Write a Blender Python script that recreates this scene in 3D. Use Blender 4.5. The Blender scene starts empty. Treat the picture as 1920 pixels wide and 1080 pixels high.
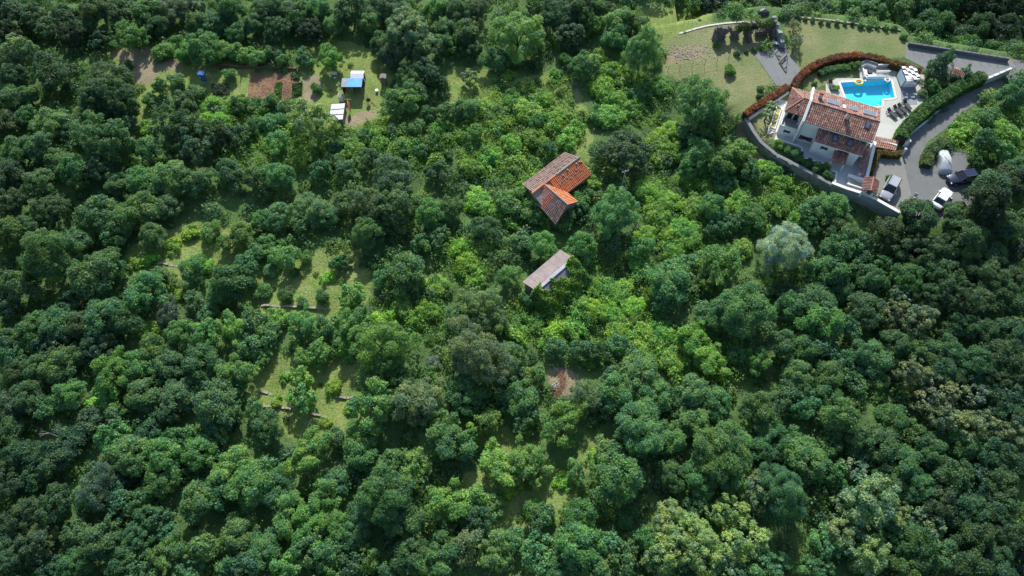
import bpy, bmesh, math, random
import numpy as np
from mathutils import Vector, Matrix

# ------------------------------------------------------------------ camera, sky, sun, exposure
SC = bpy.context.scene
F_PX, PITCH, CAM_Z = 1321.0, math.radians(62), 90.0
cam_d = bpy.data.cameras.new('camera')
cam_d.sensor_width = 36.0
cam_d.lens = 36.0 * F_PX / 1920.0
cam_d.clip_end = 3000.0
cam = bpy.data.objects.new('camera', cam_d)
SC.collection.objects.link(cam)
cam.location = (0, 0, CAM_Z)
cam.rotation_euler = (math.radians(28), 0, 0)
SC.camera = cam

SUN_EL = math.radians(36.5)
SUN_ROT = math.radians(0)
world = bpy.data.worlds.new('World')
SC.world = world
world.use_nodes = True
wn = world.node_tree
sky = wn.nodes.new('ShaderNodeTexSky')
sky.sky_type = 'NISHITA'
sky.sun_disc = False
sky.sun_elevation = SUN_EL
sky.sun_rotation = SUN_ROT
bg = wn.nodes['Background']
bg.inputs['Strength'].default_value = 0.14
wn.links.new(sky.outputs[0], bg.inputs['Color'])

sun_d = bpy.data.lights.new('sun', 'SUN')
sun_d.energy = 4.9
sun_d.angle = math.radians(0.5)
sun_d.color = (1.0, 0.965, 0.90)
sun = bpy.data.objects.new('sun', sun_d)
SC.collection.objects.link(sun)
sun.rotation_euler = (-(math.pi / 2 - SUN_EL), 0, -SUN_ROT)
sun.location = (0, 200, 160)

SC.view_settings.view_transform = 'Standard'
SC.view_settings.look = 'None'
SC.view_settings.gamma = 1.0
SC.view_settings.exposure = 0.5
SC.view_settings.use_curve_mapping = False
SC.render.engine = 'CYCLES'
SC.cycles.use_denoising = True
SC.cycles.max_bounces = 6
SC.cycles.diffuse_bounces = 3
SC.cycles.transparent_max_bounces = 12

rng = np.random.default_rng(7)
random.seed(7)
COL = SC.collection

# ------------------------------------------------------------------ pixel <-> place helpers (1920 x 1080 photograph)
CT, ST = math.cos(PITCH), math.sin(PITCH)


def at(px, py, z=0.0):
    u, v = px - 960.0, 540.0 - py
    d = (u, CT * F_PX + ST * v, -ST * F_PX + CT * v)
    k = (z - CAM_Z) / d[2]
    return Vector((d[0] * k, d[1] * k, z))


def pj(p):
    dz = p[2] - CAM_Z
    dep = CT * p[1] - ST * dz
    return 960 + F_PX * p[0] / dep, 540 - F_PX * (ST * p[1] + CT * dz) / dep, dep


# ------------------------------------------------------------------ terrain height
WALL_PX = [(1402, 222), (1414, 244), (1429, 265), (1457, 288), (1506, 313), (1560, 343), (1586, 353), (1615, 362), (1643, 374), (1689, 400)]
WALL = [at(x, y, 3.6).to_2d() for x, y in WALL_PX]
PLZ = 3.0


def inset_line(pts, d):
    out = []
    for i, p in enumerate(pts):
        a = pts[max(0, i - 1)]
        b = pts[min(len(pts) - 1, i + 1)]
        t = (b - a).normalized()
        out.append(p + Vector((-t.y, t.x)) * d)
    return out


PLAT = [(p.x, p.y, 0.5) for p in inset_line(WALL, 0.75)]
PLAT[-1] = (PLAT[-1][0], PLAT[-1][1], 7.0)
for x, y, f in [(1750, 418, 8), (1830, 410, 8), (1925, 400, 10)]:
    q = at(x, y, 3)
    PLAT.append((q.x, q.y, f))
PLAT += [(320, 56, 12), (320, 112, 6)]
for x, y, f in [(2010, 92, 6), (1900, 103, 6), (1800, 86, 6), (1703, 70, 6), (1688, 50, 6), (1600, 34, 6), (1480, 20, 6), (1435, 14, 6), (1330, 30, 16), (1348, 130, 14), (1385, 195, 6.5)]:
    q = at(x, y, 3)
    PLAT.append((q.x, q.y, f))


def in_poly(x, y, poly):
    ins = np.zeros(np.shape(x), bool)
    n = len(poly)
    for i in range(n):
        x1, y1 = poly[i][0], poly[i][1]
        x2, y2 = poly[(i + 1) % n][0], poly[(i + 1) % n][1]
        if y1 == y2:
            continue
        c = ((y1 > y) != (y2 > y)) & (x < (x2 - x1) * (y - y1) / (y2 - y1) + x1)
        ins ^= c
    return ins


def wob(x, y):
    return (0.22 * np.sin(x * 0.21 + 1.3) * np.sin(y * 0.17) + 0.14 * np.sin(x * 0.53 + y * 0.31)
            + 0.10 * np.sin(y * 0.83 - x * 0.4 + 2.0) + 0.06 * np.sin(x * 1.7 + 0.6) * np.sin(y * 1.5))


def hz(x, y):
    x = np.asarray(x, float)
    y = np.asarray(y, float)
    ins = in_poly(x, y, PLAT)
    best = np.full(x.shape, 1e9)
    fall = np.full(x.shape, 10.0)
    n = len(PLAT)
    for i in range(n):
        x1, y1, f = PLAT[i]
        x2, y2, _ = PLAT[(i + 1) % n]
        dx, dy = x2 - x1, y2 - y1
        t = np.clip(((x - x1) * dx + (y - y1) * dy) / (dx * dx + dy * dy), 0, 1)
        d = np.hypot(x - x1 - t * dx, y - y1 - t * dy)
        m = d < best
        best = np.where(m, d, best)
        fall = np.where(m, f, fall)
    s = np.clip(1 - best / fall, 0, 1)
    s = s * s * (3 - 2 * s)
    s = np.where(ins, 1.0, s)
    bank = 0.55 * np.clip(1 - best / 11.0, 0, 1) * (fall < 0.6)
    s = np.maximum(s, bank)
    low = (fall == 6.0) & ~ins & (y > 92) & (x > 30)
    return PLZ * s + wob(x, y) * (1 - s) - np.where(low, 3.0 * (1 - s), 0.0)


def h1(x, y):
    return float(hz(np.array([x]), np.array([y]))[0])


def G(px, py, dz=0.0):
    z = 0.0
    for _ in range(14):
        p = at(px, py, z + dz)
        z = 0.5 * z + 0.5 * h1(p.x, p.y)
    p = at(px, py, z + dz)
    return Vector((p.x, p.y, z))


def gpoly(pts):
    return [G(x, y) for x, y in pts]


# ------------------------------------------------------------------ materials
MATS = {}


def nodes_of(name):
    m = bpy.data.materials.new(name)
    m.use_nodes = True
    nt = m.node_tree
    return m, nt, nt.nodes['Principled BSDF']


def mix_rgb(nt, fac, a, b, mode='MIX'):
    n = nt.nodes.new('ShaderNodeMix')
    n.data_type = 'RGBA'
    n.blend_type = mode
    for sock, val in ((n.inputs[0], fac), (n.inputs[6], a), (n.inputs[7], b)):
        if isinstance(val, bpy.types.NodeSocket):
            nt.links.new(val, sock)
        elif isinstance(val, (int, float)):
            sock.default_value = val
        else:
            sock.default_value = (*val[:3], 1)
    return n.outputs[2]


def noise(nt, scale, detail=4.0, rough=0.55, coord='Object', stretch=None):
    tc = nt.nodes.new('ShaderNodeTexCoord')
    src = tc.outputs[coord]
    if coord == 'World':
        pass
    if stretch:
        mp = nt.nodes.new('ShaderNodeMapping')
        mp.inputs['Scale'].default_value = stretch
        nt.links.new(src, mp.inputs[0])
        src = mp.outputs[0]
    n = nt.nodes.new('ShaderNodeTexNoise')
    n.inputs['Scale'].default_value = scale
    n.inputs['Detail'].default_value = detail
    n.inputs['Roughness'].default_value = rough
    nt.links.new(src, n.inputs['Vector'])
    return n.outputs['Fac']


def ramp(nt, fac, lo, hi):
    r = nt.nodes.new('ShaderNodeMapRange')
    r.inputs[1].default_value = lo
    r.inputs[2].default_value = hi
    nt.links.new(fac, r.inputs[0])
    return r.outputs[0]


def M(name, a, b=None, scale=3.0, rough=0.7, island=None, bump=0.0, metallic=0.0, spec=0.4, lo=0.35, hi=0.65, big=None):
    """plain procedural surface: two tones mixed by noise, optional per-piece variation."""
    if name in MATS:
        return MATS[name]
    m, nt, bs = nodes_of(name)
    b = b or tuple(c * 0.75 for c in a)
    f = noise(nt, scale)
    col = mix_rgb(nt, ramp(nt, f, lo, hi), a, b)
    if big:
        f2 = noise(nt, big[0], 3)
        col = mix_rgb(nt, ramp(nt, f2, 0.45, 0.7), col, big[1])
    if island:
        g = nt.nodes.new('ShaderNodeNewGeometry')
        cr = nt.nodes.new('ShaderNodeValToRGB')
        els = cr.color_ramp.elements
        while len(els) < len(island):
            els.new(0.5)
        for i, c in enumerate(island):
            els[i].position = i / max(1, len(island) - 1)
            els[i].color = (*c, 1)
        nt.links.new(g.outputs['Random Per Island'], cr.inputs[0])
        col = mix_rgb(nt, 0.75, col, cr.outputs[0])
    nt.links.new(col, bs.inputs['Base Color'])
    bs.inputs['Roughness'].default_value = rough
    bs.inputs['Metallic'].default_value = metallic
    bs.inputs['Specular IOR Level'].default_value = spec
    if bump:
        bn = nt.nodes.new('ShaderNodeBump')
        bn.inputs['Strength'].default_value = bump
        bn.inputs['Distance'].default_value = 0.05
        nt.links.new(f, bn.inputs['Height'])
        nt.links.new(bn.outputs[0], bs.inputs['Normal'])
    MATS[name] = m
    return m


def leaf_material(name, from_attr):
    m, nt, bs = nodes_of(name)
    if from_attr:
        at_n = nt.nodes.new('ShaderNodeAttribute')
        at_n.attribute_name = 'col'
        base = at_n.outputs['Color']
    else:
        oi = nt.nodes.new('ShaderNodeObjectInfo')
        base = oi.outputs['Color']
    g = nt.nodes.new('ShaderNodeNewGeometry')
    hs = nt.nodes.new('ShaderNodeHueSaturation')
    rnd = g.outputs['Random Per Island']
    mr = nt.nodes.new('ShaderNodeMapRange')
    mr.inputs[3].default_value = 0.475
    mr.inputs[4].default_value = 0.52
    nt.links.new(rnd, mr.inputs[0])
    nt.links.new(mr.outputs[0], hs.inputs['Hue'])
    wnz = nt.nodes.new('ShaderNodeTexWhiteNoise')
    wnz.noise_dimensions = '1D'
    nt.links.new(rnd, wnz.inputs['W'])
    mv = nt.nodes.new('ShaderNodeMapRange')
    mv.inputs[3].default_value = 0.62
    mv.inputs[4].default_value = 1.45
    nt.links.new(wnz.outputs['Value'], mv.inputs[0])
    nt.links.new(mv.outputs[0], hs.inputs['Value'])
    nt.links.new(base, hs.inputs['Color'])
    col = hs.outputs['Color']
    if not from_attr:
        ta = nt.nodes.new('ShaderNodeAttribute')
        ta.attribute_name = 'tip'
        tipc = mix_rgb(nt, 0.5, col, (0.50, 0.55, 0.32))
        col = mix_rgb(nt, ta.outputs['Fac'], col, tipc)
    drift = noise(nt, 0.55 if not from_attr else 0.35, 3, 0.6)
    warm = mix_rgb(nt, 1.0, col, (1.42, 1.20, 0.80), 'MULTIPLY')
    cool = mix_rgb(nt, 1.0, col, (0.68, 0.82, 1.0), 'MULTIPLY')
    col = mix_rgb(nt, ramp(nt, drift, 0.36, 0.64), cool, warm)
    nt.links.new(col, bs.inputs['Base Color'])
    bs.inputs['Roughness'].default_value = 0.5
    bs.inputs['Specular IOR Level'].default_value = 0.28
    tr = nt.nodes.new('ShaderNodeBsdfTranslucent')
    tcol = mix_rgb(nt, 1.0, col, (1.35, 1.5, 0.85), 'MULTIPLY')
    nt.links.new(tcol, tr.inputs['Color'])
    mx = nt.nodes.new('ShaderNodeMixShader')
    mx.inputs[0].default_value = 0.45
    nt.links.new(bs.outputs[0], mx.inputs[1])
    nt.links.new(tr.outputs[0], mx.inputs[2])
    nt.links.new(mx.outputs[0], nt.nodes['Material Output'].inputs['Surface'])
    return m


LEAF = leaf_material('leaf', False)
LEAF_ATTR = leaf_material('leaf_ground_cover', True)
BARK = M('bark', (0.10, 0.075, 0.055), (0.05, 0.04, 0.03), 9, 0.9, bump=0.4)
DEADWOOD = M('dead_wood', (0.42, 0.40, 0.37), (0.26, 0.24, 0.22), 8, 0.85)
WHITE = M('white_render', (0.684, 0.693, 0.675), (0.594, 0.612, 0.594), 0.8, 0.75)
TRIM = M('white_trim', (0.680, 0.680, 0.663), (0.612, 0.612, 0.595), 2.0, 0.6)
TILE = M('terracotta_tiles', (0.272, 0.145, 0.106), (0.196, 0.098, 0.072), 1.5, 0.85,
         island=[(0.111, 0.051, 0.043), (0.238, 0.119, 0.089), (0.289, 0.157, 0.123), (0.425, 0.281, 0.230), (0.170, 0.076, 0.060)])
TILE_OLD = M('weathered_tiles', (0.24, 0.18, 0.155), (0.17, 0.13, 0.115), 0.8, 0.9,
             island=[(0.11, 0.085, 0.075), (0.24, 0.175, 0.15), (0.31, 0.235, 0.20), (0.40, 0.22, 0.16), (0.18, 0.14, 0.125)], big=(0.45, (0.14, 0.125, 0.10)))
TILE_NEW = M('orange_tiles', (0.55, 0.17, 0.065), (0.46, 0.14, 0.055), 1.6, 0.85,
             island=[(0.42, 0.12, 0.05), (0.56, 0.18, 0.07), (0.62, 0.23, 0.10), (0.50, 0.16, 0.06)], big=(0.5, (0.40, 0.15, 0.08)))
TILE_RED = M('red_brown_tiles', (0.40, 0.14, 0.085), (0.30, 0.11, 0.08), 1.2, 0.85,
             island=[(0.30, 0.10, 0.07), (0.44, 0.15, 0.09), (0.36, 0.16, 0.12), (0.50, 0.20, 0.13)])
TILE_GREY = M('grey_brown_tiles', (0.20, 0.13, 0.115), (0.14, 0.095, 0.085), 1.2, 0.9,
              island=[(0.12, 0.08, 0.075), (0.2, 0.135, 0.12), (0.27, 0.19, 0.17)])
STONE = M('grey_stone', (0.23, 0.24, 0.22), (0.16, 0.17, 0.16), 2.5, 0.9, island=[(0.12, 0.13, 0.115), (0.19, 0.20, 0.18), (0.25, 0.25, 0.225), (0.16, 0.17, 0.155)], bump=0.4)
STONE_WARM = M('warm_dry_stone', (0.30, 0.27, 0.22), (0.21, 0.19, 0.16), 3, 0.9, island=[(0.18, 0.16, 0.13), (0.29, 0.26, 0.22), (0.38, 0.35, 0.31), (0.24, 0.21, 0.17)])
STONE_RED = M('red_earth_stone', (0.18, 0.09, 0.06), (0.12, 0.07, 0.05), 3, 0.95, island=[(0.09, 0.06, 0.045), (0.2, 0.09, 0.055), (0.14, 0.10, 0.07)])
STONE_RUIN = M('ruin_stone', (0.124, 0.107, 0.091), (0.078, 0.068, 0.058), 3, 0.95, island=[(0.072, 0.065, 0.058), (0.130, 0.111, 0.094), (0.176, 0.156, 0.130)])
CONC = M('pale_concrete', (0.162, 0.172, 0.172), (0.137, 0.146, 0.150), 0.6, 0.85, big=(2.5, (0.175, 0.182, 0.182)))
CONC_WARM = M('warm_concrete', (0.194, 0.196, 0.173), (0.160, 0.167, 0.153), 0.5, 0.85, big=(3.0, (0.206, 0.206, 0.180)))
ASPHALT = M('asphalt', (0.158, 0.163, 0.160), (0.132, 0.138, 0.138), 0.25, 0.85, big=(0.9, (0.120, 0.125, 0.124)))
DECK = M('deck_stone', (0.406, 0.413, 0.367), (0.359, 0.367, 0.328), 0.9, 0.7, big=(3.0, (0.429, 0.429, 0.382)))
PATIO = M('patio_stone', (0.527, 0.527, 0.501), (0.459, 0.468, 0.451), 0.8, 0.75)
DECK_WHITE = M('white_terrace', (0.448, 0.454, 0.416), (0.416, 0.422, 0.390), 1.0, 0.6)
GLASS = M('dark_glass', (0.02, 0.025, 0.03), (0.015, 0.02, 0.025), 2, 0.08, spec=0.6)
SOLAR = M('solar_glass', (0.10, 0.125, 0.18), (0.085, 0.105, 0.15), 2, 0.25, spec=0.8)
SHUTTER = M('brown_shutter', (0.09, 0.05, 0.035), (0.07, 0.04, 0.03), 4, 0.6)
DARKMETAL = M('dark_metal', (0.035, 0.038, 0.045), (0.025, 0.027, 0.03), 4, 0.5, spec=0.5)
CHARCOAL = M('charcoal_fabric', (0.055, 0.06, 0.06), (0.04, 0.043, 0.045), 6, 0.8)
WHITEFAB = M('white_fabric', (0.722, 0.722, 0.722), (0.660, 0.669, 0.686), 3, 0.8)
YELLOW = M('yellow_vinyl', (0.85, 0.55, 0.06), (0.75, 0.5, 0.08), 4, 0.35)
WOOD = M('grey_wood', (0.24, 0.21, 0.19), (0.15, 0.13, 0.12), 5, 0.85)
WOOD_RED = M('red_brown_boards', (0.16, 0.06, 0.05), (0.10, 0.045, 0.04), 5, 0.85)
BLUE_SHEET = M('blue_roof_sheet', (0.10, 0.36, 0.74), (0.14, 0.42, 0.78), 1.2, 0.5)
GREY_SHEET = M('grey_roof_sheet', (0.58, 0.60, 0.63), (0.48, 0.50, 0.54), 0.8, 0.5)
WHITE_SHEET = M('white_roof_sheet', (0.82, 0.82, 0.82), (0.74, 0.75, 0.77), 1.0, 0.5)
FADED_SHEET = M('faded_sheet', (0.36, 0.40, 0.44), (0.22, 0.28, 0.32), 3.0, 0.6)
PINK_SHEET = M('pinkish_fibre_cement', (0.36, 0.30, 0.28), (0.30, 0.25, 0.235), 0.8, 0.85, big=(1.2, (0.40, 0.33, 0.31)))
SHADED_SHEET = M('shaded_fibre_cement', (0.22, 0.20, 0.24), (0.17, 0.16, 0.19), 1.0, 0.85)  # darker copy of the roof sheet, near slope's shade put into its colour
SOIL = M('red_brown_soil', (0.23, 0.115, 0.075), (0.18, 0.095, 0.06), 1.6, 0.95, bump=0.6, big=(0.6, (0.20, 0.14, 0.07)))
RUBBER = M('tyre_rubber', (0.02, 0.02, 0.02), (0.015, 0.015, 0.015), 8, 0.85)
CHROME = M('pale_metal', (0.55, 0.56, 0.58), (0.5, 0.5, 0.52), 4, 0.3, metallic=0.8)
LAMPGLASS = M('lamp_glass', (0.6, 0.6, 0.6), (0.5, 0.5, 0.5), 4, 0.15)
RED_LAMP = M('red_lamp', (0.35, 0.02, 0.02), (0.25, 0.02, 0.02), 4, 0.2)
BLUE_TARP = M('blue_tarp', (0.06, 0.20, 0.50), (0.04, 0.12, 0.34), 2.0, 0.55)
ORANGE_TARP = M('orange_tarp', (0.36, 0.10, 0.05), (0.26, 0.08, 0.05), 2.0, 0.6)
BLACK_TARP = M('dark_tarp', (0.06, 0.065, 0.075), (0.035, 0.04, 0.045), 2.0, 0.5)


def car_paint(name, c):
    m, nt, bs = nodes_of(name)
    f = noise(nt, 1.5, 2)
    nt.links.new(mix_rgb(nt, f, c, tuple(x * 0.93 for x in c)), bs.inputs['Base Color'])
    bs.inputs['Roughness'].default_value = 0.35
    bs.inputs['Coat Weight'].default_value = 0.3
    bs.inputs['Coat Roughness'].default_value = 0.14
    return m


def water_material():
    m, nt, bs = nodes_of('pool_water')
    nt.nodes.remove(bs)
    tr = nt.nodes.new('ShaderNodeBsdfTransparent')
    tr.inputs['Color'].default_value = (0.72, 0.97, 1.0, 1)
    gl = nt.nodes.new('ShaderNodeBsdfGlossy')
    gl.inputs['Roughness'].default_value = 0.04
    nz = noise(nt, 2.2, 3, 0.5)
    bp = nt.nodes.new('ShaderNodeBump')
    bp.inputs['Strength'].default_value = 0.15
    bp.inputs['Distance'].default_value = 0.1
    nt.links.new(nz, bp.inputs['Height'])
    nt.links.new(bp.outputs[0], gl.inputs['Normal'])
    mx = nt.nodes.new('ShaderNodeMixShader')
    mx.inputs[0].default_value = 0.035
    nt.links.new(tr.outputs[0], mx.inputs[1])
    nt.links.new(gl.outputs[0], mx.inputs[2])
    nt.links.new(mx.outputs[0], nt.nodes['Material Output'].inputs['Surface'])
    return m


# ------------------------------------------------------------------ object helpers
def tag(o, label=None, cat=None, group=None, kind=None):
    if label:
        o['label'] = label
    if cat:
        o['category'] = cat
    if group:
        o['group'] = group
    if kind:
        o['kind'] = kind
    return o


def empty(name, loc, label=None, cat=None, group=None, rz=0.0):
    o = bpy.data.objects.new(name, None)
    COL.objects.link(o)
    o.location = loc
    o.rotation_euler = (0, 0, rz)
    o.empty_display_size = 0.3
    return tag(o, label, cat, group)


def link_mesh(name, me, parent=None, local=False, mat=None):
    o = bpy.data.objects.new(name, me)
    COL.objects.link(o)
    if mat is not None and not me.materials:
        me.materials.append(mat)
    if parent is not None:
        o.parent = parent
        if not local:
            p, q = parent, Matrix.Identity(4)
            while p is not None:
                q = p.matrix_basis @ q if p.parent is None else p.matrix_parent_inverse @ p.matrix_basis @ q
                p = p.parent
            o.matrix_parent_inverse = q.inverted()
    return o


class MB:
    """collects simple solids and links them as one mesh object"""

    def __init__(self):
        self.v, self.f = [], []

    def add(self, vs, fs):
        n = len(self.v)
        self.v += [tuple(p) for p in vs]
        self.f += [tuple(i + n for i in f) for f in fs]
        return self

    def box(self, c, s, rz=0.0, tilt=None):
        hx, hy, hh = s[0] / 2, s[1] / 2, s[2] / 2
        vs = [(-hx, -hy, -hh), (hx, -hy, -hh), (hx, hy, -hh), (-hx, hy, -hh), (-hx, -hy, hh), (hx, -hy, hh), (hx, hy, hh), (-hx, hy, hh)]
        R = Matrix.Rotation(rz, 3, 'Z')
        if tilt:
            R = R @ Matrix.Rotation(tilt[0], 3, 'X') @ Matrix.Rotation(tilt[1], 3, 'Y')
        C = Vector(c)
        return self.add([C + R @ Vector(p) for p in vs], [(3, 2, 1, 0), (4, 5, 6, 7), (0, 1, 5, 4), (1, 2, 6, 5), (2, 3, 7, 6), (3, 0, 4, 7)])

    def hexa(self, lo, hi):
        return self.add(list(lo) + list(hi), [(3, 2, 1, 0), (4, 5, 6, 7), (0, 1, 5, 4), (1, 2, 6, 5), (2, 3, 7, 6), (3, 0, 4, 7)])

    def slab(self, quad, t):
        lo = [Vector(p) - Vector((0, 0, t)) for p in quad]
        n = len(quad)
        return self.add(lo + [Vector(p) for p in quad],
                        [tuple(range(n - 1, -1, -1)), tuple(range(n, 2 * n))] + [(i, (i + 1) % n, n + (i + 1) % n, n + i) for i in range(n)])

    def prism(self, pts, z0, z1):
        n = len(pts)
        return self.add([(p[0], p[1], z0) for p in pts] + [(p[0], p[1], z1) for p in pts],
                        [tuple(range(n - 1, -1, -1)), tuple(range(n, 2 * n))] + [(i, (i + 1) % n, n + (i + 1) % n, n + i) for i in range(n)])

    def tube(self, p0, p1, r0, r1=None, n=6):
        r1 = r0 if r1 is None else r1
        a, b = Vector(p0), Vector(p1)
        d = (b - a).normalized()
        t = d.orthogonal().normalized()
        s = d.cross(t)
        vs = [a + (t * math.cos(2 * math.pi * k / n) + s * math.sin(2 * math.pi * k / n)) * r0 for k in range(n)]
        vs += [b + (t * math.cos(2 * math.pi * k / n) + s * math.sin(2 * math.pi * k / n)) * r1 for k in range(n)]
        return self.add(vs, [(k, (k + 1) % n, n + (k + 1) % n, n + k) for k in range(n)] + [tuple(range(n - 1, -1, -1)), tuple(range(n, 2 * n))])

    def mesh(self, name, smooth=False):
        me = bpy.data.meshes.new(name)
        me.from_pydata(self.v, [], self.f)
        if smooth:
            me.polygons.foreach_set('use_smooth', [True] * len(me.polygons))
        me.validate()
        me.update()
        return me

    def build(self, name, mat, parent=None, local=False, smooth=False, bevel=0.0):
        o = link_mesh(name, self.mesh(name, smooth), parent, local, mat)
        if bevel:
            bv = o.modifiers.new('bevel', 'BEVEL')
            bv.width = bevel
            bv.segments = 2
            bv.limit_method = 'ANGLE'
        return o


def sheet(name, pts, z, mat, hole=None, kind='structure', parent=None, skirt=0.0):
    bm = bmesh.new()
    es = []
    for loop in [pts] + ([hole] if hole else []):
        vs = [bm.verts.new((p[0], p[1], z)) for p in loop]
        es += [bm.edges.new((vs[i], vs[(i + 1) % len(vs)])) for i in range(len(vs))]
    bmesh.ops.triangle_fill(bm, use_beauty=True, use_dissolve=False, edges=es)
    for f in bm.faces:
        if f.normal.z < 0:
            f.normal_flip()
    if skirt:
        r = bmesh.ops.extrude_edge_only(bm, edges=[e for e in bm.edges if len(e.link_faces) == 1])
        for v in [g for g in r['geom'] if isinstance(g, bmesh.types.BMVert)]:
            v.co.z -= skirt
    me = bpy.data.meshes.new(name)
    bm.to_mesh(me)
    bm.free()
    o = link_mesh(name, me, parent, False, mat)
    if kind:
        o['kind'] = kind
    return o


def resample(pts, step):
    pts = [Vector(p) for p in pts]
    out = [pts[0].copy()]
    for a, b in zip(pts, pts[1:]):
        n = max(1, int((b - a).length / step))
        for i in range(1, n + 1):
            out.append(a.lerp(b, i / n))
    return out


def smooth_path(pts, per=8):
    pts = [Vector(p) for p in pts]
    P = [pts[0]] + pts + [pts[-1]]
    out = []
    for i in range(1, len(P) - 2):
        p0, p1, p2, p3 = P[i - 1], P[i], P[i + 1], P[i + 2]
        for k in range(per):
            t = k / per
            out.append(0.5 * ((2 * p1) + (p2 - p0) * t + (2 * p0 - 5 * p1 + 4 * p2 - p3) * t * t + (3 * p1 - 3 * p2 + p3 - p0) * t ** 3))
    out.append(pts[-1])
    return out


def stones_along(mb, path, z0f, hf, thick, size, r, skip=None, batter=0.0):
    """courses of uneven blocks along a path of xy points"""
    path = [Vector((p[0], p[1])) for p in path]
    segs = [(a, b, (b - a).length) for a, b in zip(path, path[1:])]
    total = sum(s[2] for s in segs)

    def point(d):
        for a, b, l in segs:
            if d <= l or (a, b, l) == segs[-1]:
                t = (b - a) / l
                return a + t * min(d, l), math.atan2(t.y, t.x)
            d -= l
    course = size * 0.62
    maxh = max(hf(total * k / 40) for k in range(41))
    for c in range(int(math.ceil(maxh / course))):
        d = r.uniform(-size, 0)
        while d < total:
            w = size * r.uniform(0.7, 1.4)
            m = max(0.0, min(total, d + w / 2))
            d += w
            zt = (c + 0.5) * course
            if zt > hf(m) * r.uniform(0.9, 1.08) or (skip and skip(m, zt)):
                continue
            p, ang = point(m)
            hh = course * r.uniform(0.86, 1.1)
            tt = thick * r.uniform(0.92, 1.06) - batter * zt
            mb.box((p.x, p.y, z0f(p.x, p.y) + zt), (w * 0.97, tt, hh), ang + r.uniform(-0.05, 0.05), (r.uniform(-.04, .04), r.uniform(-.04, .04)))


def tiled(mb, e0, e1, r1, r0, tw=0.30, tl=0.42, lift=0.03):
    """rows of barrel tiles over a roof face: e0-e1 eave, r0-r1 ridge"""
    e0, e1, r0, r1 = map(Vector, (e0, e1, r0, r1))
    sl = max((r0 - e0).length, (r1 - e1).length)
    n = max(1, round(sl / tl))
    nrm = (e1 - e0).cross(r0 - e0 if (r0 - e0).length > 0.01 else r1 - e0).normalized()
    if nrm.z < 0:
        nrm = -nrm
    for i in range(n):
        a0, b0 = e0.lerp(r0, i / n), e1.lerp(r1, i / n)
        a1, b1 = e0.lerp(r0, (i + 1.12) / n), e1.lerp(r1, (i + 1.12) / n)
        w = ((b0 - a0).length + (b1 - a1).length) / 2
        k = max(1, round(w / tw))
        for j in range(k):
            p, q = a0.lerp(b0, j / k), a0.lerp(b0, (j + 0.92) / k)
            p2, q2 = a1.lerp(b1, (j + 0.06) / k), a1.lerp(b1, (j + 0.86) / k)
            u = lift + random.uniform(0, 0.018)
            hgt = (q - p).length * 0.30
            lo = [p + nrm * u, p.lerp(q, 0.28) + nrm * (u + hgt), p.lerp(q, 0.72) + nrm * (u + hgt), q + nrm * u]
            hi = [p2 + nrm * (u - 0.02), p2.lerp(q2, 0.28) + nrm * (u + hgt - 0.03), p2.lerp(q2, 0.72) + nrm * (u + hgt - 0.03), q2 + nrm * (u - 0.02)]
            mb.add(lo + hi, [(0, 1, 5, 4), (1, 2, 6, 5), (2, 3, 7, 6), (3, 2, 1, 0)])


def roof_face(name, e0, e1, r1, r0, mat, parent, t=0.14, tmat=None, tw=0.30, tl=0.42):
    mb = MB()
    q = [Vector(e0), Vector(e1), Vector(r1), Vector(r0)]
    if (q[2] - q[3]).length < 0.02:
        q = q[:3]
    mb.slab(q, t)
    rf = mb.build(name, tmat or M('roof_board', (0.24, 0.12, 0.09), (0.2, 0.1, 0.08), 3, 0.9), parent)
    tm = MB()
    tiled(tm, e0, e1, r1, r0, tw, tl)
    tm.build('roof_tiles', mat, rf)['kind'] = 'stuff'
    return rf


# ------------------------------------------------------------------ leaves
def unit(a):
    return a / np.maximum(np.linalg.norm(a, axis=1, keepdims=True), 1e-9)


def leaf_mesh(name, P, N, S, W=0.62, r=rng, cols=None, tips=None):
    n = len(P)
    N = unit(N)
    t = unit(np.cross(N, unit(r.normal(size=(n, 3)))))
    b = np.cross(N, t)
    S = S[:, None]
    bend = N * S * 0.18
    V = np.empty((n, 4, 3), np.float32)
    V[:, 0] = P + t * S - bend
    V[:, 1] = P + b * S * W
    V[:, 2] = P - t * S - bend
    V[:, 3] = P - b * S * W
    me = bpy.data.meshes.new(name)
    me.vertices.add(4 * n)
    me.vertices.foreach_set('co', V.ravel())
    me.loops.add(4 * n)
    me.loops.foreach_set('vertex_index', np.arange(4 * n, dtype=np.int32))
    me.polygons.add(n)
    me.polygons.foreach_set('loop_start', np.arange(0, 4 * n, 4, dtype=np.int32))
    me.update(calc_edges=True)
    if cols is not None:
        a = me.attributes.new('col', 'FLOAT_COLOR', 'FACE')
        c4 = np.ones((n, 4), np.float32)
        c4[:, :3] = cols
        a.data.foreach_set('color', c4.ravel())
    if tips is not None:
        a = me.attributes.new('tip', 'FLOAT', 'FACE')
        a.data.foreach_set('value', np.asarray(tips, np.float32))
    return me


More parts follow.
